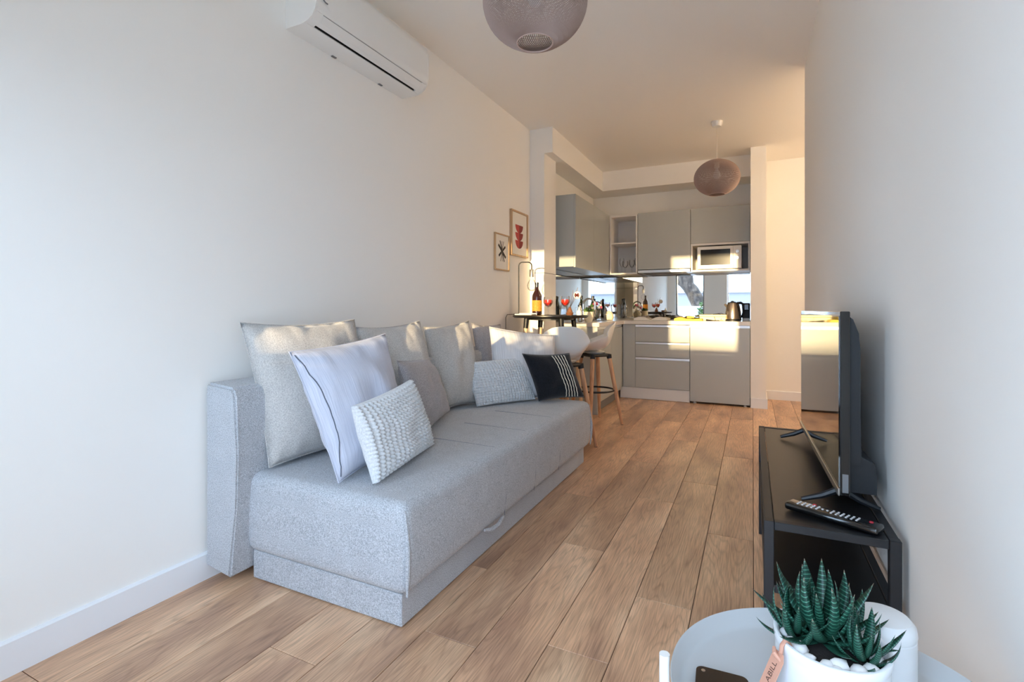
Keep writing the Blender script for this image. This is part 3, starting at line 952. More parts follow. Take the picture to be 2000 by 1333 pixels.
# ---------------------------------------------------------------- bar table and what stands on it
TX, TY, TZ, TR = -1.575, 4.050, 0.993, 0.325
t = thing('bar_table', 'round black-topped bar table with pale wooden legs beside the pillar', 'table', (TX, TY, 0))
obj('table_top', lathe(bmesh.new(), [(0.0, TZ - 0.022), (TR - 0.012, TZ - 0.022), (TR, TZ - 0.010), (TR, TZ - 0.003), (TR - 0.004, TZ), (0.0, TZ)], 56), 'blackpanel', t, world=False, smooth=True)
for sx in (-1, 1):
    for sy in (-1, 1):
        top = V((sx * 0.155, sy * 0.155, TZ - 0.024))
        bot = V((sx * 0.225, sy * 0.225, 0.0))
        k = 0.09
        mid = top.lerp(bot, k)
        br = obj('leg_bracket', tube(bmesh.new(), [top, mid], [0.023, 0.021], 14), 'black', t, world=False, smooth=True)
        obj('leg', tube(bmesh.new(), [mid, bot], [0.020, 0.013], 14), 'palewood', t, world=False, smooth=True)
obj('apron', lathe(bmesh.new(), [(0.19, TZ - 0.040), (0.20, TZ - 0.040), (0.20, TZ - 0.0225), (0.19, TZ - 0.0225)], 32, close=False), 'black', t, world=False)

lx, ly = -1.845, 3.985
t = thing('table_lamp', 'black arched table lamp with a bare bulb beside the pillar', 'lamp', (lx, ly, TZ))
obj('base', lathe(bmesh.new(), [(0.0, 0.0), (0.044, 0.0), (0.044, 0.012), (0.04, 0.015), (0.0, 0.015)], 28), 'black', t, world=False, smooth=True)
pth = [V((0, 0, 0.012)), V((0, 0, 0.43))] + arc((0.03, 0.012, 0.43), 0.032, PI, PI / 2, 6, V((0.93, 0.37, 0)), (0, 0, 1)) + arc((0.075, 0.03, 0.43), 0.032, PI / 2, 0, 6, V((0.93, 0.37, 0)), (0, 0, 1)) + [V((0.105, 0.042, 0.395))]
obj('pole', tube(bmesh.new(), pth, 0.0055, 8), 'black', t, world=False, smooth=True)
hc = (0.105, 0.042, 0.0)
obj('socket', lathe(bmesh.new(), [(0.0, 0.40), (0.019, 0.398), (0.0205, 0.395), (0.0205, 0.332), (0.0, 0.332)], 20, hc), 'steel', t, world=False, smooth=True)
bl = obj('bulb', lathe(bmesh.new(), [(0.012, 0.331), (0.014, 0.315), (0.034, 0.285), (0.042, 0.257), (0.035, 0.228), (0.018, 0.212), (0.0, 0.209)], 24, hc, close=False), 'glass', t, world=False, smooth=True)
obj('filament', tube(bmesh.new(), [(0.105, 0.042, 0.33), (0.112, 0.042, 0.28), (0.098, 0.05, 0.25), (0.11, 0.034, 0.24), (0.103, 0.042, 0.28), (0.105, 0.042, 0.33)], 0.0016, 5), 'cordwhite', bl, world=False)
obj('power_cord', tube(bmesh.new(), [(-0.045, -0.01, 0.006), (-0.055, -0.05, 0.006), (-0.060, -0.11, 0.004), (-0.060, -0.135, -0.02), (-0.060, -0.138, -0.4), (-0.060, -0.13, -0.985)], 0.003, 6), 'black', t, world=False, smooth=True)

t = thing('serving_tray', 'flat white tray lying at the wall side of the bar table', 'tray', (-1.745, 3.90, TZ))
obj('tray_plate', mbox(-0.075, 0.085, -0.06, 0.04, 0.001, 0.012), 'white', t, world=False, bevel=0.005)
obj('tray_rim', mbox(-0.078, 0.088, 0.041, 0.047, 0.001, 0.018), 'white', t, world=False, bevel=0.002)
bottle((-1.700, 4.05, TZ), 0.285, 0.043, 'tinted', 'dark brown wine bottle with an orange label beside the lamp', None, 'label')
wine_glass((-1.565, 3.975, TZ), 0.155, 0.042, 'stem glass of red cocktail on the bar table, nearer the bottle', None, 0.84)
wine_glass((-1.475, 4.15, TZ), 0.165, 0.042, 'stem glass of red cocktail on the bar table, beside the flower ornament', None, 0.82)
t = thing('flower_ornament', 'white dark-hearted flower on thin stems on the bar table', 'ornament', (-1.475, 4.27, TZ))
obj('holder', lathe(bmesh.new(), [(0.0, 0.0), (0.03, 0.0), (0.025, 0.03), (0.012, 0.06), (0.012, 0.07), (0.0, 0.07)], 16), 'brownthing', t, world=False, smooth=True)
for dx, dy, dz in ((0.06, 0.0, 0.17), (0.03, 0.01, 0.22), (0.07, 0.02, 0.245)):
    obj('stem', tube(bmesh.new(), [(0, 0, 0.06), (dx * 0.4, dy, dz * 0.6), (dx, dy, dz)], 0.002, 5), 'dried', t, world=False)
bm = bmesh.new()
bmesh.ops.create_uvsphere(bm, u_segments=16, v_segments=10, radius=0.034)
bmesh.ops.scale(bm, verts=bm.verts[:], vec=(1, 0.35, 1))
bmesh.ops.translate(bm, verts=bm.verts[:], vec=(0.072, -0.006, 0.175))
fl = obj('flower', bm, 'whitepetal', t, world=False, smooth=True)
bm = bmesh.new()
for a in (0.8, 2.4, 0.0):
    q = tube(bm, [(0.072 - 0.022 * math.cos(a), -0.0185, 0.175 - 0.022 * math.sin(a)), (0.072 + 0.022 * math.cos(a), -0.0185, 0.175 + 0.022 * math.sin(a))], 0.006, 6)
obj('flower_heart', bm, 'darkred', fl, world=False)
t = thing('tea_light_holder', 'small white candle holder near the edge of the bar table', 'candle', (-1.345, 4.14, TZ))
obj('holder', lathe(bmesh.new(), [(0.0, 0.0), (0.022, 0.0), (0.026, 0.02), (0.018, 0.04), (0.0, 0.04)], 16), 'ceramic', t, world=False, smooth=True)
obj('candle', tube(bmesh.new(), [(0, 0, 0.04), (0, 0, 0.07)], [0.009, 0.006], 10), 'white', t, world=False, smooth=True)
t = thing('nut_bowl', 'small brown bowl of snacks beside the cocktail glasses', 'bowl', (-1.40, 4.05, TZ))
obj('bowl', lathe(bmesh.new(), [(0.0, 0.0), (0.022, 0.0), (0.036, 0.022), (0.033, 0.022), (0.02, 0.005), (0.0, 0.005)], 18), 'brownthing', t, world=False, smooth=True)
obj('snacks', lathe(bmesh.new(), [(0.0, 0.006), (0.02, 0.006), (0.03, 0.018), (0.018, 0.026), (0.0, 0.028)], 12), 'dried', t, world=False, smooth=True)


# ---------------------------------------------------------------- bar stools
def shell_mesh():
    bm = bmesh.new()
    prof = [(0.205, -0.030), (0.195, -0.008), (0.15, 0.004), (0.05, 0.0), (-0.06, 0.004), (-0.13, 0.026), (-0.175, 0.075), (-0.200, 0.14), (-0.218, 0.20), (-0.228, 0.240), (-0.232, 0.256)]
    half = [0.165, 0.18, 0.20, 0.215, 0.225, 0.228, 0.228, 0.220, 0.200, 0.160, 0.10]
    lift = [0.0, 0.012, 0.045, 0.085, 0.115, 0.115, 0.075, 0.02, -0.005, -0.012, -0.008]
    fwd = [-0.01, -0.005, 0.0, 0.0, 0.0, 0.0, 0.035, 0.075, 0.075, 0.05, 0.02]
    nu = 16
    grid = []
    for (y, z), hw, lf, fw in zip(prof, half, lift, fwd):
        row = []
        for i in range(nu + 1):
            u = -1 + 2 * i / nu
            k = abs(u) ** 2.6
            row.append(bm.verts.new((u * hw * (1 - 0.04 * k), y + fw * abs(u) ** 2, z + lf * k)))
        grid.append(row)
    for a, b_ in zip(grid, grid[1:]):
        for i in range(nu):
            bm.faces.new((a[i], a[i + 1], b_[i + 1], b_[i]))
    return bm


def stool(name, label, loc, rz, swivel=0.0):
    """local frame: sitter looks towards +y, back rest at -y"""
    t = thing(name, label, 'stool', loc, rz)
    SZ = 0.665
    bm = shell_mesh()
    bmesh.ops.scale(bm, verts=bm.verts[:], vec=(0.86, 0.88, 1.0))
    bmesh.ops.translate(bm, verts=bm.verts[:], vec=(0, 0.025, SZ))
    bmesh.ops.rotate(bm, verts=bm.verts[:], matrix=Matrix.Rotation(swivel, 3, 'Z'))
    sh = obj('seat_shell', bm, 'white', t, world=False, smooth=True, angle=80)
    m = sh.modifiers.new('thickness', 'SOLIDIFY')
    m.thickness = 0.010
    m.offset = 0
    m = sh.modifiers.new('round', 'SUBSURF')
    m.levels = m.render_levels = 1
    obj('hub', lathe(bmesh.new(), [(0.0, 0.638), (0.075, 0.638), (0.10, 0.657), (0.0, 0.66)], 24), 'white', t, world=False, smooth=True)
    obj('mount_plate', mbox(-0.105, 0.105, -0.105, 0.105, 0.612, 0.638), 'blackplastic', t, world=False, bevel=0.010)
    for sx in (-1, 1):
        for sy in (-1, 1):
            top = V((sx * 0.088, sy * 0.088, 0.628))
            bot = V((sx * 0.172, sy * 0.172, 0.004))
            lg = obj('leg', tube(bmesh.new(), [top, top.lerp(bot, 0.5), bot], [0.019, 0.018, 0.0125], 14), 'beech', t, world=False, smooth=True)
            obj('foot_cap', tube(bmesh.new(), [bot - V((0, 0, 0.004)), bot], 0.0115, 12), 'blackplastic', lg, world=False)
            obj('leg_socket', tube(bmesh.new(), [top + V((0, 0, 0.004)), top.lerp(bot, 0.05)], [0.024, 0.022], 12), 'blackplastic', t, world=False, smooth=True)
    R = 0.172
    obj('footrest_ring', tube(bmesh.new(), [(R * math.cos(2 * PI * i / 40), R * math.sin(2 * PI * i / 40), 0.305) for i in range(41)], 0.0085, 8), 'black', t, world=False, smooth=True)
    return t


def face(dx, dy):
    return math.atan2(-dx, dy)


stool('bar_stool', 'white shell bar stool seen from the side, in front of the kitchen end panel', (-1.305, 4.488, 0), -0.68, face(-0.95, -0.35) + 0.68)
stool('bar_stool', 'white shell bar stool seen from behind, just past the sofa end', (-1.29, 3.600, 0), -0.35, face(-0.40, 0.92) + 0.35)

# ---------------------------------------------------------------- pictures
LXW = XL + 0.0005


def picture(name, label, y0, y1, z0, z1, fw, depth):
    t = thing(name, label, 'picture', (XL, (y0 + y1) / 2, z0))
    for a in ((y0, y0 + fw, z0, z1), (y1 - fw, y1, z0, z1)):
        obj('frame_side', mbox(LXW, LXW + depth, *a), 'frameoak', t)
    for a in ((y0 + fw, y1 - fw, z0, z0 + fw), (y0 + fw, y1 - fw, z1 - fw, z1)):
        obj('frame_rail', mbox(LXW, LXW + depth, *a), 'frameoak', t)
    pr = obj('print', mbox(LXW, LXW + depth * 0.4, y0 + fw, y1 - fw, z0 + fw, z1 - fw), 'paper', t)
    return t, pr, LXW + depth * 0.4


t, pr, px = picture('framed_picture', 'oak-framed print of three stacked red half circles', 3.955, 4.312, 1.520, 1.926, 0.014, 0.022)
yc = 4.135
for z in (1.805, 1.735, 1.665):
    for s, mt in ((-1, 'printred'), (1, 'printdark')):
        bm = bmesh.new()
        pts = [(yc, z)] + [(yc + s * 0.082 * math.cos(a), z - 0.072 * math.sin(a)) for a in [PI / 2 * i / 10 for i in range(11)]]
        prism(bm, pts, 'x', px, px + 0.0006)
        obj('half_circle', bm, mt, pr)
t, pr, px = picture('framed_picture', 'smaller oak-framed print of a dark brush-stroke star', 3.655, 3.922, 1.372, 1.680, 0.010, 0.016)
yc, zc = 3.795, 1.535
for i, (a, w, l, mt) in enumerate(((0.62, 0.020, 0.075, 'printblack'), (2.50, 0.022, 0.085, 'printblack'), (1.25, 0.009, 0.09, 'printgrey'), (1.62, 0.008, 0.085, 'printgrey'), (2.0, 0.011, 0.095, 'printblack'))):
    bm = bmesh.new()
    d = V((math.cos(a), math.sin(a)))
    n = V((-d.y, d.x)) * w / 2
    pts = [(yc + q.x, zc + q.y) for q in (d * l + n, d * l - n, -d * l - n, -d * l + n)]
    prism(bm, pts, 'x', px, px + 0.0005 + 0.0002 * i)
    obj('brush_stroke', bm, mt, pr)
obj('brush_stroke', mbox(px, px + 0.0005, 3.885, 3.887, 1.385, 1.60), 'printgrey', pr)

# ---------------------------------------------------------------- air conditioner
AY0, AY1, AZ = 1.615, 2.462, 2.325
t = thing('air_conditioner', 'white split air conditioner high on the sofa wall', 'air conditioner', (XL, 2.04, AZ))
prof = [(0.0, 0.0), (0.10, 0.0), (0.118, 0.004), (0.122, 0.030), (0.150, 0.040), (0.180, 0.046), (0.187, 0.055), (0.193, 0.085), (0.196, 0.15), (0.192, 0.225), (0.178, 0.262), (0.15, 0.278), (0.0, 0.282)]
bm = prism(bmesh.new(), [(XL + 0.001 + x, AZ + z) for x, z in prof], 'y', AY0 + 0.012, AY1 - 0.012)
obj('body', bm, 'ac', t, smooth=True, angle=40)
cap = [(0.0, 0.0), (0.10, -0.001), (0.135, 0.006), (0.165, 0.022), (0.184, 0.048), (0.194, 0.085), (0.197, 0.15), (0.193, 0.226), (0.179, 0.263), (0.15, 0.279), (0.0, 0.283)]
for a, c_ in ((AY0, AY0 + 0.012), (AY1 - 0.012, AY1)):
    bm = prism(bmesh.new(), [(XL + 0.001 + x, AZ + z) for x, z in cap], 'y', a, c_)
    obj('end_cap', bm, 'ac', t, smooth=True, angle=40)
bm = prism(bmesh.new(), [(XL + x, AZ + z) for x, z in ((0.136, 0.0070), (0.1555, 0.0165), (0.181, 0.040), (0.1795, 0.042), (0.154, 0.020), (0.135, 0.0105))], 'y', AY0 + 0.05, AY1 - 0.05)
obj('louvre', bm, 'ac', t)
for a, c_ in ((AY0 + 0.0125, AY0 + 0.05), (AY1 - 0.05, AY1 - 0.0125)):
    bm = prism(bmesh.new(), [(XL + x, AZ + z) for x, z in ((0.123, 0.003), (0.156, 0.016), (0.183, 0.043), (0.18, 0.047), (0.150, 0.041), (0.123, 0.031))], 'y', a, c_)
    obj('louvre_cheek', bm, 'ac', t)
bm = prism(bmesh.new(), [(XL + x, AZ + z) for x, z in ((0.1235, 0.0285), (0.15, 0.037), (0.178, 0.0445), (0.15, 0.0395), (0.1235, 0.0295))], 'y', AY0 + 0.052, AY1 - 0.052)
obj('air_slot', bm, 'dark', t)
obj('slot_wall', mbox(XL + 0.1225, XL + 0.1240, AY0 + 0.052, AY1 - 0.052, AZ + 0.0055, AZ + 0.028), 'dark', t)
for y in (1.885, 2.235):
    obj('clip', mbox(XL + 0.004, XL + 0.016, y, y + 0.028, AZ - 0.004, AZ + 0.001), 'greyplastic', t)
bm = bmesh.new()
tube(bm, arc((XL + 0.1985, AY0 + 0.055, AZ + 0.125), 0.032, -PI * 0.55, PI * 0.55, 10, (0, -1, 0), (0, 0, 1)), 0.003, 6)
obj('emblem', bm, 'greyplastic', t)


# ---------------------------------------------------------------- pendants
def pendant_strings():
    bm = bmesh.new()
    A, H = 0.197, 0.163            # half width, half height
    th0 = math.asin(0.068 / A)      # opening radius
    N, K = 150, 22
    for d in (-1, 1):
        for i in range(N):
            p0 = 2 * PI * i / N
            path = []
            for k in range(K + 1):
                s = k / K
                th = th0 + (PI - 2 * th0) * s
                ph = p0 + d * 1.9 * (s - 0.5 + 0.10 * math.sin(2 * PI * s) * 1.2)
                rr = 1.0 - (0.006 if d > 0 else 0.0)
                path.append((A * rr * math.sin(th) * math.cos(ph), A * rr * math.sin(th) * math.sin(ph), H * rr * math.cos(th)))
            tube(bm, path, 0.0016, 3, cap=False)
    return bm


def pendant(loc, label, ceil_z, strings=None):
    t = thing('pendant_lamp', label, 'lamp', loc, 0)
    if strings is None:
        s = obj('woven_shade', pendant_strings(), 'string', t, world=False)
    else:
        s = strings.copy()
        C.objects.link(s)
        s.parent = t
    s['kind'] = 'stuff'
    for z in (-0.153, 0.153):
        obj('shade_ring', tube(bmesh.new(), [(0.068 * math.cos(2 * PI * i / 40), 0.068 * math.sin(2 * PI * i / 40), z) for i in range(41)], 0.003, 6), 'string_ring', t, world=False, smooth=True)
    obj('lamp_holder', lathe(bmesh.new(), [(0.0, 0.155), (0.02, 0.155), (0.022, 0.09), (0.0, 0.09)], 16), 'white', t, world=False, smooth=True)
    obj('bulb', lathe(bmesh.new(), [(0.012, 0.09), (0.014, 0.07), (0.03, 0.04), (0.032, 0.015), (0.02, -0.008), (0.0, -0.014)], 16), 'ceramic', t, world=False, smooth=True)
    dz = ceil_z - loc[2]
    obj('cord', tube(bmesh.new(), [(0, 0, 0.15), (0, 0, dz - 0.04)], 0.003, 6), 'cordwhite', t, world=False)
    obj('ceiling_rose', lathe(bmesh.new(), [(0.0, dz - 0.045), (0.035, dz - 0.045), (0.045, dz - 0.03), (0.05, dz - 0.0005), (0.0, dz - 0.0005)], 24), 'white', t, world=False, smooth=True)
    return s


s0 = pendant((-0.747, 1.76, 2.215), 'mauve string pendant lamp hanging nearest, over the sofa area', ZC)
pendant((-0.295, 4.936, 2.244), 'mauve string pendant lamp hanging farther back, before the kitchen', ZC, s0)


# added fill lamp, unseen behind the right wall, warms the kitchen end
m = bpy.data.materials.new('fill_globe')
m.use_nodes = True
m.node_tree.nodes['Principled BSDF'].inputs['Base Color'].default_value = (1, 0.9, 0.8, 1)
m.node_tree.nodes['Principled BSDF'].inputs['Emission Color'].default_value = (1.0, 0.78, 0.54, 1)
m.node_tree.nodes['Principled BSDF'].inputs['Emission Strength'].default_value = 31.0
M['fill_globe'] = m
t = thing('hall_fill_lamp', 'added warm fill globe on the hall ceiling, unseen around the corner', 'lamp', (1.36, 5.0, 2.42))
obj('globe', lathe(bmesh.new(), [(0.0, -0.14)] + [(0.14 * math.cos(a), 0.14 * math.sin(a)) for a in [-PI / 2 + PI * i / 14 for i in range(1, 13)]] + [(0.05, 0.13)], 28), 'fill_globe', t, world=False, smooth=True)
obj('ceiling_mount', lathe(bmesh.new(), [(0.0, 0.12), (0.03, 0.12), (0.03, 0.27), (0.05, 0.28), (0.05, ZC - 2.451), (0.0, ZC - 2.451)], 20), 'white', t, world=False, smooth=True)

# ---------------------------------------------------------------- sofa
t = thing('sofa', 'grey fabric sofa bed along the left wall', 'sofa', (-1.45, 2.33, 0))
SY0, SY1 = 1.305, 3.335
obj('base', mbox(-1.752, -1.036, SY0 + 0.02, SY1 - 0.045, 0.004, 0.112), 'sofa', t, bevel=0.004)


def soft_block(x0, x1, y0, y1, z0, z1, r, nx, ny, nz, crown, bulge):
    """rounded upholstered block: subdivided box with rounded edges, crowned top, bulged sides"""
    bm = bmesh.new()
    box(bm, x0, x1, y0, y1, z0, z1)
    xs = sorted({x0 + r, x1 - r} | {x0 + (x1 - x0) * i / nx for i in range(1, nx)})
    ys = sorted({y0 + r, y1 - r} | {y0 + (y1 - y0) * i / ny for i in range(1, ny)})
    zs = sorted({z1 - r} | {z0 + (z1 - z0) * i / nz for i in range(1, nz)})
    for ax, vals in ((V((1, 0, 0)), xs), (V((0, 1, 0)), ys), (V((0, 0, 1)), zs)):
        for v in vals:
            bmesh.ops.bisect_plane(bm, geom=bm.verts[:] + bm.edges[:] + bm.faces[:], plane_co=ax * v, plane_no=ax)
    for v in bm.verts:
        fx = (v.co.x - x0) / (x1 - x0)
        fy = (v.co.y - y0) / (y1 - y0)
        fz = (v.co.z - z0) / (z1 - z0)
        bx, by, bz = 4 * fx * (1 - fx), 4 * fy * (1 - fy), 4 * fz * (1 - fz)
        d = V((0, 0, 0))
        if fz > 0.999:
            d.z += crown * max(0, bx) ** 0.5 * max(0, by) ** 0.5
        if fx < 0.001 or fx > 0.999:
            d.x += (1 if fx > 0.5 else -1) * bulge * bz
        if fy < 0.001 or fy > 0.999:
            d.y += (1 if fy > 0.5 else -1) * bulge * 0.6 * bz
        v.co += d
    return bm


bm = soft_block(-1.762, -1.008, SY0, SY1, 0.113, 0.416, 0.04, 10, 24, 6, 0.008, 0.012)
st = obj('seat', bm, 'sofa', t, smooth=True, angle=180)
m = st.modifiers.new('bevel', 'BEVEL')
m.width = 0.034
m.segments = 4
m.limit_method = 'ANGLE'
m.angle_limit = math.radians(50)
# stitched seams on the seat: they run over the top and down the front
for y in (2.02, 2.36, 2.72):
    path = [(-1.74 + 0.69 * i / 10, y, 0.4195 + 0.0075 * (4 * (i / 10) * (1 - i / 10)) ** 0.5) for i in range(11)]
    path = [(-1.42 + 0.36 * i / 8, y, 0.4195 + 0.0050 * (1 - (i / 8) ** 2)) for i in range(9)]
    path += [(-1.025, y, 0.406), (-1.009, y, 0.385), (-1.0035, y, 0.34), (-0.9975, y, 0.27), (-0.9985, y, 0.20), (-1.006, y, 0.135), (-1.012, y + 0.012, 0.116)]
    obj('seam', tube(bmesh.new(), path, 0.0015, 6), 'seam', st)
for y in (SY0 + 0.006, SY1 - 0.006):
    s = -1 if y < 2 else 1
    path = [(-1.012, y, 0.395), (-1.003, y, 0.33), (-0.995, y + s * 0.006, 0.26), (-0.996, y + s * 0.006, 0.20), (-1.003, y, 0.12)]
    obj('corner_welt', tube(bmesh.new(), path, [0.003, 0.006, 0.008, 0.008, 0.004], 8), 'sofa', st, smooth=True)
obj('pull_tab', tube(bmesh.new(), [(-1.004, 1.83, 0.128), (-0.992, 1.87, 0.118), (-0.990, 1.93, 0.116), (-0.996, 1.985, 0.128)], [0.006, 0.009, 0.009, 0.006], 8), 'sofa', st, smooth=True)

# back: slab with a slanted front, longer than the seat
bm = bmesh.new()
prism(bm, [(-1.905, 0.055), (-1.765, 0.035), (-1.735, 0.30), (-1.728, 0.50), (-1.735, 0.72), (-1.752, 0.752), (-1.90, 0.765), (-1.907, 0.74)], 'y', 1.236, 3.36)
bmesh.ops.bevel(bm, geom=bm.edges[:], offset=0.010, segments=3, affect='EDGES')
obj('backrest', bm, 'sofa', t, smooth=True, angle=50)
for y in (1.246, 3.35):
    obj('back_piping', tube(bmesh.new(), [(-1.768, y, 0.05), (-1.737, y, 0.30), (-1.7295, y, 0.50), (-1.737, y, 0.715)], 0.004, 6), 'sofa', t, smooth=True)
for x in (-1.70, -1.09):
    for y in (1.42, 3.2):
        obj('foot', mbox(x - 0.02, x + 0.02, y - 0.02, y + 0.02, 0.0005, 0.0039), 'blackplastic', t)


# ---------------------------------------------------------------- cushions
def cushion(name, label, p00, p10, p11, p01, th, mat, n=26, sag=0.07, pw=2.4, seed=0, wr=0.004, waffle=None, group=None, front=V((0.45, -0.85, 0.25)), asym=0.5, sagy=None):
    """pillow between four corners (near bottom, far bottom, far top, near top)"""
    p00, p10, p11, p01 = V(p00), V(p10), V(p11), V(p01)
    N = ((p10 - p01).cross(p11 - p00)).normalized()
    if N.dot(V((1, 0, 0))) < 0:
        N = -N
    sagy = sag if sagy is None else sagy
    nu, nv = (n, n) if waffle is None else (waffle[0] * 4, waffle[1] * 4)
    bm = bmesh.new()
    uvl = bm.loops.layers.uv.new('UVMap')
    def pos(u, v):
        x, y = 2 * u - 1, 2 * v - 1
        xx = x * (1 - sag * (1 - y * y))
        yy = y * (1 - sagy * (1 - x * x))
        a, b_ = (xx + 1) / 2, (yy + 1) / 2
        return p00 * (1 - a) * (1 - b_) + p10 * a * (1 - b_) + p11 * a * b_ + p01 * (1 - a) * b_, x, y
    sheets = []
    for side in (1, -1):
        g = []
        for j in range(nv + 1):
            row = []
            for i in range(nu + 1):
                edge = i in (0, nu) or j in (0, nv)
                if side == -1 and edge:
                    row.append(sheets[0][j][i])
                    continue
                P, x, y = pos(i / nu, j / nv)
                f = ((1 - abs(x) ** pw) * (1 - abs(y) ** pw)) ** 0.55
                off = th * (asym if side > 0 else 1 - asym) * f
                q = V((x * 2.2 + seed * 3.1, y * 2.2 + seed * 1.7, side * 2.0))
                off += th * 0.12 * noise.noise(q) * f
                rim = 1 - f
                off += wr * 1.8 * noise.noise(V((x * 7 + seed, y * 7, seed + 5.0))) * (0.25 + rim) * (0 if edge else 1)
                if waffle and not edge and side > 0:
                    off += waffle[2] * abs(math.sin(PI * waffle[0] * i / nu)) ** 0.6 * (0.5 + 0.5 * abs(math.sin(PI * waffle[1] * j / nv)))
                row.append(bm.verts.new(P + N * side * off))
            g.append(row)
        sheets.append(g)
    for side, g in zip((1, -1), sheets):
        for j in range(nv):
            for i in range(nu):
                vs = (g[j][i], g[j][i + 1], g[j + 1][i + 1], g[j + 1][i])
                f = bm.faces.new(vs if side > 0 else vs[::-1])
                uvs = ((i, j), (i + 1, j), (i + 1, j + 1), (i, j + 1))
                for l, uv in zip(f.loops, uvs if side > 0 else uvs[::-1]):
                    l[uvl].uv = (uv[0] / nu, uv[1] / nv)
    base = (p00 + p10) / 2
    border = [pos(i / 24, 0)[0] for i in range(25)] + [pos(1, i / 24)[0] for i in range(1, 25)] + [pos(1 - i / 24, 1)[0] for i in range(1, 25)] + [pos(0, 1 - i / 24)[0] for i in range(1, 25)]
    o = obj(name, bm, mat, loc=base, smooth=True, angle=180)
    tag(o, label, 'cushion', group)
    return o, border, N, pos


Zs = 0.428
BC = 'grey linen back cushions'
big = [
    ((-1.700, 1.355, Zs), (-1.600, 1.880, Zs), (-1.720, 1.840, 0.998), (-1.835, 1.327, 0.995), 0.16, 'linen', 'grey linen back cushion nearest the camera, at the open end of the sofa'),
    ((-1.700, 1.940, Zs), (-1.600, 2.420, Zs), (-1.720, 2.362, 0.980), (-1.835, 1.972, 0.955), 0.15, 'linen', 'grey linen back cushion second from the near sofa end'),
    ((-1.710, 2.480, Zs), (-1.620, 2.870, Zs), (-1.720, 2.915, 0.969), (-1.835, 2.565, 0.936), 0.15, 'linen', 'grey linen back cushion third from the near sofa end'),
    ((-1.715, 3.080, Zs), (-1.640, 3.340, Zs), (-1.740, 3.420, 0.930), (-1.830, 3.140, 0.946), 0.11, 'linen_dark', 'darker grey back cushion at the far end, half hidden by the pale one'),
]
for i, (a, b_, c_, d, th, mt, lab) in enumerate(big):
    o, border, N, pos = cushion('cushion', lab, a, b_, c_, d, th, mt, seed=i + 1, wr=0.008, group=BC, sag=0.055, sagy=0.07, asym=0.72)
    obj('seam_edge', tube(bmesh.new(), border, 0.0022, 5), mt, o, smooth=True)

# big pale striped cushion with a zip along its near side
a, b_, c_, d = V((-1.330, 1.345, Zs)), V((-1.420, 1.840, Zs)), V((-1.460, 1.752, 0.939)), V((-1.560, 1.328, 0.888))
o, border, N, pos = cushion('cushion', 'large pale lilac-grey striped cushion with a zip, in front of the back cushions', a, b_, c_, d, 0.18, 'stripe', seed=9, wr=0.006, sag=0.05, sagy=0.05, asym=0.55)
def on_stripe(u, v, th=0.18, pw=2.4, sd=9, asym=0.55):
    P, x, y = pos(u, v)
    f = ((1 - abs(x) ** pw) * (1 - abs(y) ** pw)) ** 0.55
    rim = 1 - f
    return P + N * (th * asym * f + th * 0.12 * noise.noise(V((x * 2.2 + sd * 3.1, y * 2.2 + sd * 1.7, 2.0))) * f + 0.0108 * noise.noise(V((x * 7 + sd, y * 7, sd + 5.0))) * (0.25 + rim) + 0.001)
obj('zip', tube(bmesh.new(), [on_stripe(0.012 + 0.05 * math.sin(PI * v / 30), v / 30) for v in range(1, 30)], 0.0019, 6), 'zip', o)
obj('seam_edge', tube(bmesh.new(), border, 0.0025, 5), 'stripe', o, smooth=True)

# pale striped cushion at the far end
a, b_, c_, d = V((-1.560, 2.960, Zs)), V((-1.235, 3.310, Zs)), V((-1.270, 3.354, 0.860)), V((-1.620, 3.020, 0.926))
o, border, N, pos = cushion('cushion', 'pale white-grey striped cushion behind the black one', a, b_, c_, d, 0.14, 'stripe2', seed=12, wr=0.007, sag=0.05)
obj('seam_edge', tube(bmesh.new(), border, 0.0022, 5), 'stripe2', o, smooth=True)

# small dusk-grey cushion
a, b_, c_, d = V((-1.440, 1.990, Zs)), V((-1.590, 2.480, 0.452)), V((-1.650, 2.345, 0.775)), V((-1.500, 1.883, 0.806))
o, border, N, pos = cushion('cushion', 'small dusk-grey cushion leaning behind the near waffle cushion', a, b_, c_, d, 0.13, 'linen_dark', seed=15, wr=0.005, sag=0.06)
obj('seam_edge', tube(bmesh.new(), border, 0.0022, 5), 'linen_dark', o, smooth=True)

# waffle cushions
o, border, N, pos = cushion('cushion', 'white waffle lumbar cushion at the near end of the sofa', (-1.205, 1.380, Zs), (-1.320, 1.905, Zs), (-1.340, 1.768, 0.742), (-1.262, 1.332, 0.709), 0.13, 'waffle', seed=20, wr=0.0, waffle=(19, 20, 0.018), sag=0.05)
o, border, N, pos = cushion('cushion', 'white waffle lumbar cushion beside the black cushion', (-1.570, 2.760, Zs), (-1.335, 3.150, Zs), (-1.425, 3.130, 0.717), (-1.655, 2.735, 0.708), 0.11, 'waffle', seed=23, wr=0.0, waffle=(21, 18, 0.015), sag=0.03)

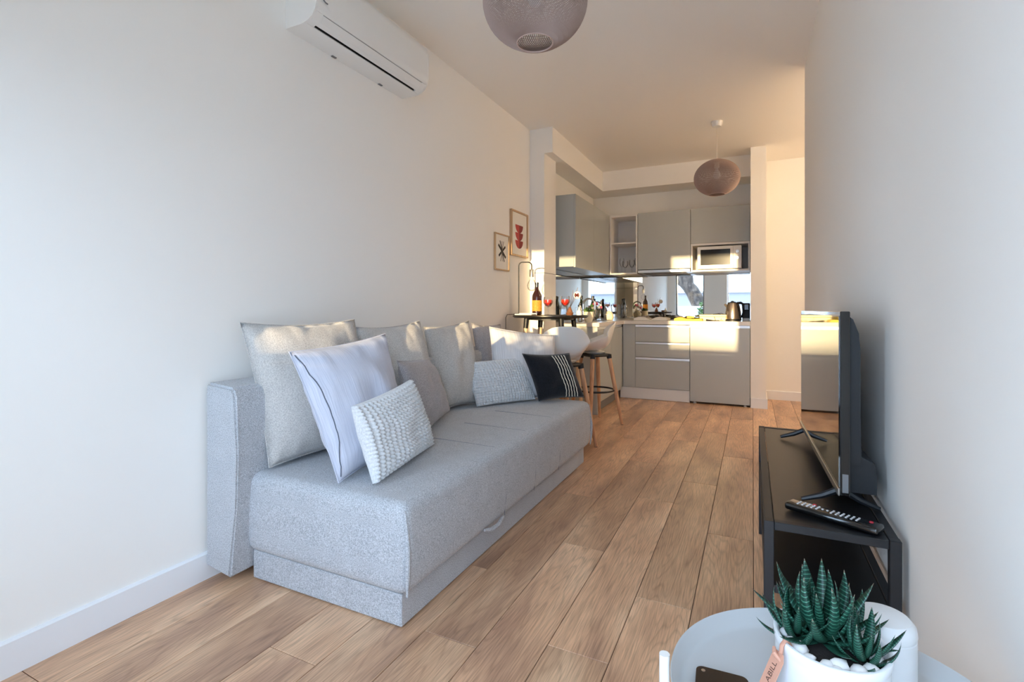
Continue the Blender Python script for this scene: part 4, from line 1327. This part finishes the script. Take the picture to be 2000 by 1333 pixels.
# black cushion with white cord lines
a, b_, c_, d = V((-1.275, 3.065, Zs + 0.008)), V((-1.045, 3.345, Zs + 0.006)), V((-1.140, 3.292, 0.744)), V((-1.360, 2.985, 0.756))
o, border, N, pos = cushion('cushion', 'black cushion with five white cord lines at the far sofa end', a, b_, c_, d, 0.13, 'blackcloth', seed=30, wr=0.002, sag=0.07, pw=2.4)
def on_front(u, v, th=0.13, pw=2.4, seed=30):
    P, x, y = pos(u, v)
    f = ((1 - abs(x) ** pw) * (1 - abs(y) ** pw)) ** 0.55
    return P + N * (th * 0.5 * f + th * 0.12 * noise.noise(V((x * 2.2 + seed * 3.1, y * 2.2 + seed * 1.7, 2.0))) * f + 0.003)
for k in range(5):
    u0 = 0.56 + 0.065 * k
    obj('white_line', tube(bmesh.new(), [on_front(u0 + 0.004 * math.sin(v * 1.9 + k), 0.03 + 0.94 * v / 26) for v in range(27)], 0.0028, 6), 'cord_white', o, smooth=True)

# ---------------------------------------------------------------- television bench, television, remote
BX0, BX1, BY0, BY1, BZ = 0.026, 0.317, 1.458, 2.625, 0.500
t = thing('tv_bench', 'black metal television bench with one open shelf along the right wall', 'tv bench', ((BX0 + BX1) / 2, 2.04, 0))
q = 0.024
for x in (BX0, BX1 - q):
    for y in (BY0, BY1 - q):
        obj('leg', mbox(x, x + q, y, y + q, 0.0, BZ), 'black', t, bevel=0.0015, bseg=1)
for z1 in (BZ, 0.338):
    for x in (BX0, BX1 - q):
        obj('long_rail', mbox(x + 0.001, x + q - 0.001, BY0 + q + 0.0005, BY1 - q - 0.0005, z1 - 0.022, z1 - 0.001), 'black', t, bevel=0.0015, bseg=1)
    for y in (BY0, BY1 - q):
        obj('cross_rail', mbox(BX0 + q + 0.0005, BX1 - q - 0.0005, y + 0.001, y + q - 0.001, z1 - 0.022, z1 - 0.001), 'black', t, bevel=0.0015, bseg=1)
    obj('shelf_panel', mbox(BX0 + q + 0.001, BX1 - q - 0.001, BY0 + q + 0.001, BY1 - q - 0.001, z1 - 0.014, z1 - 0.003), 'blackpanel', t)

# TV: local frame, x to the screen's right (far end), -y out of the screen
tvA, tvB = V((0.212, 1.605, 0)), V((0.189, 2.505, 0))
tw = (tvB - tvA).length
rz = math.atan2((tvB - tvA).y, (tvB - tvA).x) + PI
t = thing('television', 'black flat television on the bench reflecting the kitchen', 'television', ((tvA + tvB) / 2 + V((0, 0, BZ))), rz)
# with rz the local x runs from far to near end, local y = towards the room side or the wall
side = V((math.cos(rz + PI / 2), math.sin(rz + PI / 2), 0))
sg = 1 if side.x < 0 else -1                     # local y direction of the screen normal (towards -x of the room)
w2 = tw / 2
z0, z1 = 0.043, 0.542
def tvbox(x0, x1, a, b_, zz0, zz1):
    ya, yb = sorted((sg * a, sg * b_))
    return mbox(x0, x1, ya, yb, zz0, zz1)
obj('casing', tvbox(-w2, w2, -0.024, -0.001, z0, z1), 'blackgloss', t, world=False, bevel=0.002, bseg=1)
obj('screen', tvbox(-w2 + 0.012, w2 - 0.012, -0.0008, 0.0006, z0 + 0.022, z1 - 0.012), 'screen', t, world=False)
obj('bezel_strip', tvbox(-w2, w2, -0.0008, 0.004, z0, z0 + 0.020), 'steel', t, world=False, bevel=0.001, bseg=1)
# bulged back cover: upper shallow part and deeper electronics box
bm = bmesh.new()
yb = [(-0.0245, z0 + 0.08), (-0.0245, z1 - 0.012), (-0.036, z1 - 0.022), (-0.049, z1 - 0.06), (-0.053, z1 - 0.11), (-0.053, z0 + 0.08)]
prism(bm, [(sg * y, z) for y, z in yb], 'x', -w2 + 0.03, w2 - 0.03)
obj('back_cover', bm, 'blackplastic', t, world=False, smooth=True, angle=50)
bm = bmesh.new()
poly = [(sg * -0.0245, z0 - 0.0), (sg * -0.0245, z0 + 0.27), (sg * -0.055, z0 + 0.27), (sg * -0.058, z0 + 0.10), (sg * -0.088, z0 + 0.085), (sg * -0.093, z0 + 0.06), (sg * -0.093, z0 + 0.0)]
prism(bm, poly, 'x', -w2 + 0.1, w2 - 0.045)
obj('electronics_box', bm, 'blackplastic', t, world=False, smooth=True, angle=40)
obj('port_strip', tvbox(w2 - 0.002, w2 + 0.0006, -0.020, -0.006, z0 + 0.01, z0 + 0.06), 'greyplastic', t, world=False)
for x in (w2 - 0.055, -w2 + 0.085):
    for s in (1, -1):
        yy = sg * (0.085 if s > 0 else -0.100)
        bm = tube(bmesh.new(), [(x, sg * -0.012, z0 + 0.004), (x + 0.004, sg * -0.012 + (yy - sg * -0.012) * 0.5, 0.022), (x + 0.008, yy, 0.006)], [0.010, 0.009, 0.006], 8)
        obj('foot', bm, 'black', t, world=False, smooth=True)

# remote: near edge of the bench, from the room side to the wall
ra, rb = V((0.088, 1.585, BZ)), V((0.283, 1.487, BZ))
L = (rb - ra).length
t = thing('remote_control', 'black remote control with white buttons on the television bench', 'remote', (ra + rb) / 2, math.atan2((rb - ra).y, (rb - ra).x))
bm = mbox(-L / 2, L / 2, -0.024, 0.024, 0.0005, 0.020)
rb_ = obj('body', bm, 'blackgloss', t, world=False, bevel=0.007, bseg=3, smooth=True)
bb = mbox(-0.002, 0.002, -0.0026, 0.0026, 0.0, 0.0018)
me = bpy.data.meshes.new('button')
bb.to_mesh(me)
bb.free()
me.materials.append(M['button'])
for i in range(13):
    for j in range(3):
        if i in (5, 6) and j != 1:
            continue
        o = bpy.data.objects.new('button', me)
        C.objects.link(o)
        o.parent = t
        o.location = (-L / 2 + 0.03 + i * 0.0115, -0.010 + j * 0.010, 0.0200)
for x, y in ((L / 2 - 0.024, 0.008), (-L / 2 + 0.062, 0.016)):
    obj('red_button', lathe(bmesh.new(), [(0.0, 0.020), (0.005, 0.020), (0.004, 0.0222), (0.0, 0.0222)], 12, (x, y, 0)), 'buttonred', t, world=False, smooth=True)

# ---------------------------------------------------------------- tray table, phone, plant
CXT, CYT, RT, ZT = 0.106, 0.796, 0.2165, 0.520
t = thing('tray_table', 'round grey metal tray table in the near right corner', 'side table', (CXT, CYT, 0))
pr = [(0.0, ZT - 0.026), (RT - 0.018, ZT - 0.026), (RT - 0.011, ZT - 0.022), (RT - 0.003, ZT - 0.002), (RT, ZT), (RT + 0.001, ZT - 0.003), (RT - 0.008, ZT - 0.025), (RT - 0.014, ZT - 0.030), (0.0, ZT - 0.030)]
obj('tray', lathe(bmesh.new(), pr, 96), 'tray', t, world=False, smooth=True, angle=60)
for k in range(4):
    a = PI + 0.03 + k * PI / 2
    ca, sa = math.cos(a), math.sin(a)
    if k == 2:
        a -= 0.5
        ca, sa = math.cos(a), math.sin(a)
    r_ = RT + 0.0105
    if k == 2:
        r_ = RT - 0.04
    path = [(ca * r_, sa * r_, 0.0), (ca * r_, sa * r_, ZT + 0.004 if k != 2 else ZT - 0.031)]
    lg = obj('leg', tube(bmesh.new(), path, 0.0078, 14), 'white', t, world=False, smooth=True, angle=50)
for k in range(2):
    a = PI + 0.03 + k * PI / 2
    obj('cross_bar', tube(bmesh.new(), [(math.cos(a) * (RT - 0.02), math.sin(a) * (RT - 0.02), 0.30 + 0.02 * k), (-math.cos(a) * (RT - 0.06), -math.sin(a) * (RT - 0.06), 0.30 + 0.02 * k)], 0.006, 8), 'white', t, world=False, smooth=True)

zt = ZT - 0.026
t = thing('smartphone', 'black smartphone lying on the grey tray', 'phone', (-0.038, 0.745, zt), math.radians(3))
pts = []
for cx_, cy_, a0 in ((0.026, 0.065, 0), (-0.026, 0.065, PI / 2), (-0.026, -0.065, PI), (0.026, -0.065, 1.5 * PI)):
    pts += [(cx_ + 0.010 * math.cos(a0 + PI / 2 * i / 6), cy_ + 0.010 * math.sin(a0 + PI / 2 * i / 6)) for i in range(7)]
bm = prism(bmesh.new(), pts, 'z', 0.0004, 0.0084)
obj('case', bm, 'phone', t, world=False, smooth=True, angle=40)
obj('camera_dot', lathe(bmesh.new(), [(0.0, 0.0084), (0.003, 0.0084), (0.003, 0.0088), (0.0, 0.0088)], 12, (-0.026, 0.066, 0)), 'steel', t, world=False)

PCX, PCY, PR, PZ = 0.0955, 0.8040, 0.0695, 0.602
t = thing('potted_succulent', 'striped green succulent in a white ceramic pot with white pebbles', 'potted plant', (PCX, PCY, zt))
hz = PZ - zt
obj('pot', lathe(bmesh.new(), [(0.0, 0.0005), (0.058, 0.0005), (0.063, 0.006), (0.0665, 0.04), (0.0670, hz - 0.018), (0.0675, hz - 0.014), (0.0695, hz - 0.006), (0.0690, hz - 0.001), (0.0660, hz), (0.0625, hz - 0.003), (0.0615, hz - 0.02), (0.060, hz - 0.035), (0.0, hz - 0.035)], 64), 'ceramic', t, world=False, smooth=True, angle=60)
bm = lathe(bmesh.new(), [(0.0, hz - 0.012), (0.03, hz - 0.012), (0.0608, hz - 0.017), (0.0608, hz - 0.03), (0.0, hz - 0.03)], 40)
obj('soil', bm, 'soil', t, world=False, smooth=True)


def leaf_mesh(bend, width):
    bm = bmesh.new()
    uvl = bm.loops.layers.uv.new('UVMap')
    n = 9
    rows = []
    for i in range(n + 1):
        s = i / n
        w = width * (0.75 + 0.45 * s - 1.2 * s ** 2.2) if s < 1 else 0
        w = max(w, 0.0004)
        th = w * 0.42
        y = s * math.cos(bend * s * 0.8)
        z = s * math.sin(bend * s * 0.8)
        rows.append([bm.verts.new(p) for p in ((-w, y, z + w * 0.18), (0, y, z - th * 0.05), (w, y, z + w * 0.18), (w * 0.55, y, z - th * 0.8), (0, y, z - th * 1.15), (-w * 0.55, y, z - th * 0.8))])
    for i in range(n):
        for k in range(6):
            f = bm.faces.new((rows[i][k], rows[i][(k + 1) % 6], rows[i + 1][(k + 1) % 6], rows[i + 1][k]))
            vs = (i / n, i / n, (i + 1) / n, (i + 1) / n)
            for l, v_ in zip(f.loops, vs):
                l[uvl].uv = (k / 6, v_)
    bm.faces.new(rows[0])
    bm.faces.new(rows[-1][::-1])
    bmesh.ops.recalc_face_normals(bm, faces=bm.faces[:])
    for f in bm.faces:
        f.smooth = True
    me = bpy.data.meshes.new('leaf')
    bm.to_mesh(me)
    bm.free()
    me.materials.append(M['leaf'])
    return me


lm = [leaf_mesh(0.45, 0.135), leaf_mesh(0.7, 0.15), leaf_mesh(0.25, 0.12)]
rnd = random.Random(3)


def rosette(cx_, cy_, cz, size, n, tilt0, tilt1, lean=(0, 0)):
    for i in range(n):
        a = i * 2.39996 + rnd.uniform(-0.2, 0.2)
        f = i / (n - 1)                       # 0 inner, 1 outer
        el = tilt0 + (tilt1 - tilt0) * f + rnd.uniform(-0.1, 0.1)
        ln = size * (0.72 + 0.35 * math.sin(PI * (0.25 + 0.6 * f))) * rnd.uniform(0.88, 1.1)
        o = bpy.data.objects.new('leaf', lm[i % 3])
        C.objects.link(o)
        o.parent = t
        r0 = 0.006 + 0.006 * f
        o.location = (cx_ + math.cos(a) * r0, cy_ + math.sin(a) * r0, cz + 0.012 * (1 - f))
        R = Matrix.Rotation(a - PI / 2, 4, 'Z') @ Matrix.Rotation(el, 4, 'X')
        if lean != (0, 0):
            R = Matrix.Rotation(lean[0], 4, 'X') @ Matrix.Rotation(lean[1], 4, 'Y') @ R
        o.rotation_euler = R.to_euler()
        o.scale = (ln, ln, ln)


hs = hz - 0.014
rosette(-0.008, 0.016, hs, 0.084, 28, 1.0, 0.08, (0.08, -0.10))
rosette(0.036, -0.014, hs, 0.050, 16, 1.1, 0.28)
rosette(-0.040, 0.004, hs, 0.056, 13, 1.0, 0.25)
rosette(0.030, 0.036, hs, 0.050, 11, 1.25, 0.25)
pm = []
for k in range(3):
    bm = bmesh.new()
    bmesh.ops.create_icosphere(bm, subdivisions=2, radius=1.0)
    for v in bm.verts:
        v.co *= 1 + 0.28 * noise.noise(v.co * 1.3 + V((k * 7, 0, 0)))
    for f in bm.faces:
        f.smooth = True
    me = bpy.data.meshes.new('pebble')
    bm.to_mesh(me)
    bm.free()
    me.materials.append(M['pebble'])
    pm.append(me)
spots = [(-0.040, -0.030, 0.0105), (-0.030, -0.045, 0.007), (-0.010, -0.050, 0.0085), (0.003, -0.044, 0.0100), (0.0, -0.055, 0.006), (0.026, -0.046, 0.0105), (0.040, -0.034, 0.0085), (-0.046, -0.018, 0.008), (0.052, 0.012, 0.011), (0.045, 0.030, 0.011), (0.030, 0.048, 0.012), (0.008, 0.052, 0.009), (-0.036, 0.038, 0.010), (-0.048, 0.022, 0.008), (-0.020, 0.049, 0.009), (0.050, -0.008, 0.008), (-0.055, 0.003, 0.006)]
for i, (x, y, r) in enumerate(spots):
    o = bpy.data.objects.new('pebble', pm[i % 3])
    C.objects.link(o)
    o.parent = t
    o.location = (x, y, hz - 0.010)
    o.scale = (r * 1.25, r, r * 0.85)
    o.rotation_euler = (rnd.uniform(-0.4, 0.4), rnd.uniform(-0.4, 0.4), rnd.uniform(0, 6))

# leather tag tied over the rim, stamped lettering
ang = math.radians(214)
rad = V((math.cos(ang), math.sin(ang), 0))
tan = V((-rad.y, rad.x, 0))
top = rad * 0.0745 + V((0, 0, hz - 0.014))
w_, h_ = 0.0110, 0.052
dn = (V((0, 0, -1)) + tan * 0.05 + rad * 0.55).normalized()
sd = dn.cross(rad).normalized()
nn = sd.cross(dn).normalized()
if nn.dot(rad) < 0:
    nn = -nn
bm = bmesh.new()
crn = [top + sd * w_ * 0.6, top - sd * w_ * 0.6, top - sd * w_ + dn * 0.008, top - sd * w_ + dn * h_, top + sd * w_ + dn * h_, top + sd * w_ + dn * 0.008]
v0 = [bm.verts.new(c_) for c_ in crn]
v1 = [bm.verts.new(c_ + nn * 0.0016) for c_ in crn]
bm.faces.new(v0)
bm.faces.new(v1[::-1])
for i in range(6):
    bm.faces.new((v0[i], v0[(i + 1) % 6], v1[(i + 1) % 6], v1[i]))
tg = obj('leather_tag', bm, 'leather', t, world=False)
tg['label'] = 'tan leather tag with stamped letters'
obj('tag_strap', tube(bmesh.new(), [rad * 0.060 + V((0, 0, hz - 0.006)), rad * 0.0665 + V((0, 0, hz + 0.0035)), rad * 0.0725 + V((0, 0, hz - 0.004)), rad * 0.0745 + V((0, 0, hz - 0.020)), rad * 0.0765 - tan * 0.004 + V((0, 0, hz - 0.026))], 0.0028, 8), 'leather', t, world=False, smooth=True)
obj('tag_knot', tube(bmesh.new(), [rad * 0.0775 - tan * 0.009 + V((0, 0, hz - 0.012)), rad * 0.082 - tan * 0.002 + V((0, 0, hz - 0.015)), rad * 0.0785 + tan * 0.006 + V((0, 0, hz - 0.021))], [0.0022, 0.0032, 0.0024], 8), 'leather', t, world=False, smooth=True)
fc = bpy.data.curves.new('tag_text', 'FONT')
fc.body = 'ABILL'
fc.size = 0.0110
fc.extrude = 0.0001
fc.align_x = 'CENTER'
fc.align_y = 'CENTER'
tmp = bpy.data.objects.new('tag_text', fc)
C.objects.link(tmp)
bpy.context.view_layer.update()
me = bpy.data.meshes.new_from_object(tmp)
bpy.data.objects.remove(tmp)
me.materials.clear()
me.materials.append(M['ink'])
o = bpy.data.objects.new('lettering', me)
C.objects.link(o)
o.parent = tg
# text runs up the tag
ex = -dn
ez = nn
ey = ez.cross(ex)
mat3 = Matrix((ex, ey, ez)).transposed().to_4x4()
mat3.translation = top + dn * (h_ * 0.52) + nn * 0.0018
o.matrix_basis = mat3

# second vessel behind the pot
t = thing('ceramic_jar', 'white marbled ceramic jar behind the succulent pot', 'jar', (0.171, 0.893, zt))
obj('jar_body', lathe(bmesh.new(), [(0.0, 0.0005), (0.036, 0.0005), (0.040, 0.006), (0.040, 0.086), (0.0385, 0.0875), (0.0, 0.0875)], 40), 'ceramic2', t, world=False, smooth=True)
obj('lid', lathe(bmesh.new(), [(0.0395, 0.088), (0.0405, 0.092), (0.039, 0.102), (0.033, 0.109), (0.018, 0.112), (0.0, 0.1125)], 40), 'ceramic2', t, world=False, smooth=True)
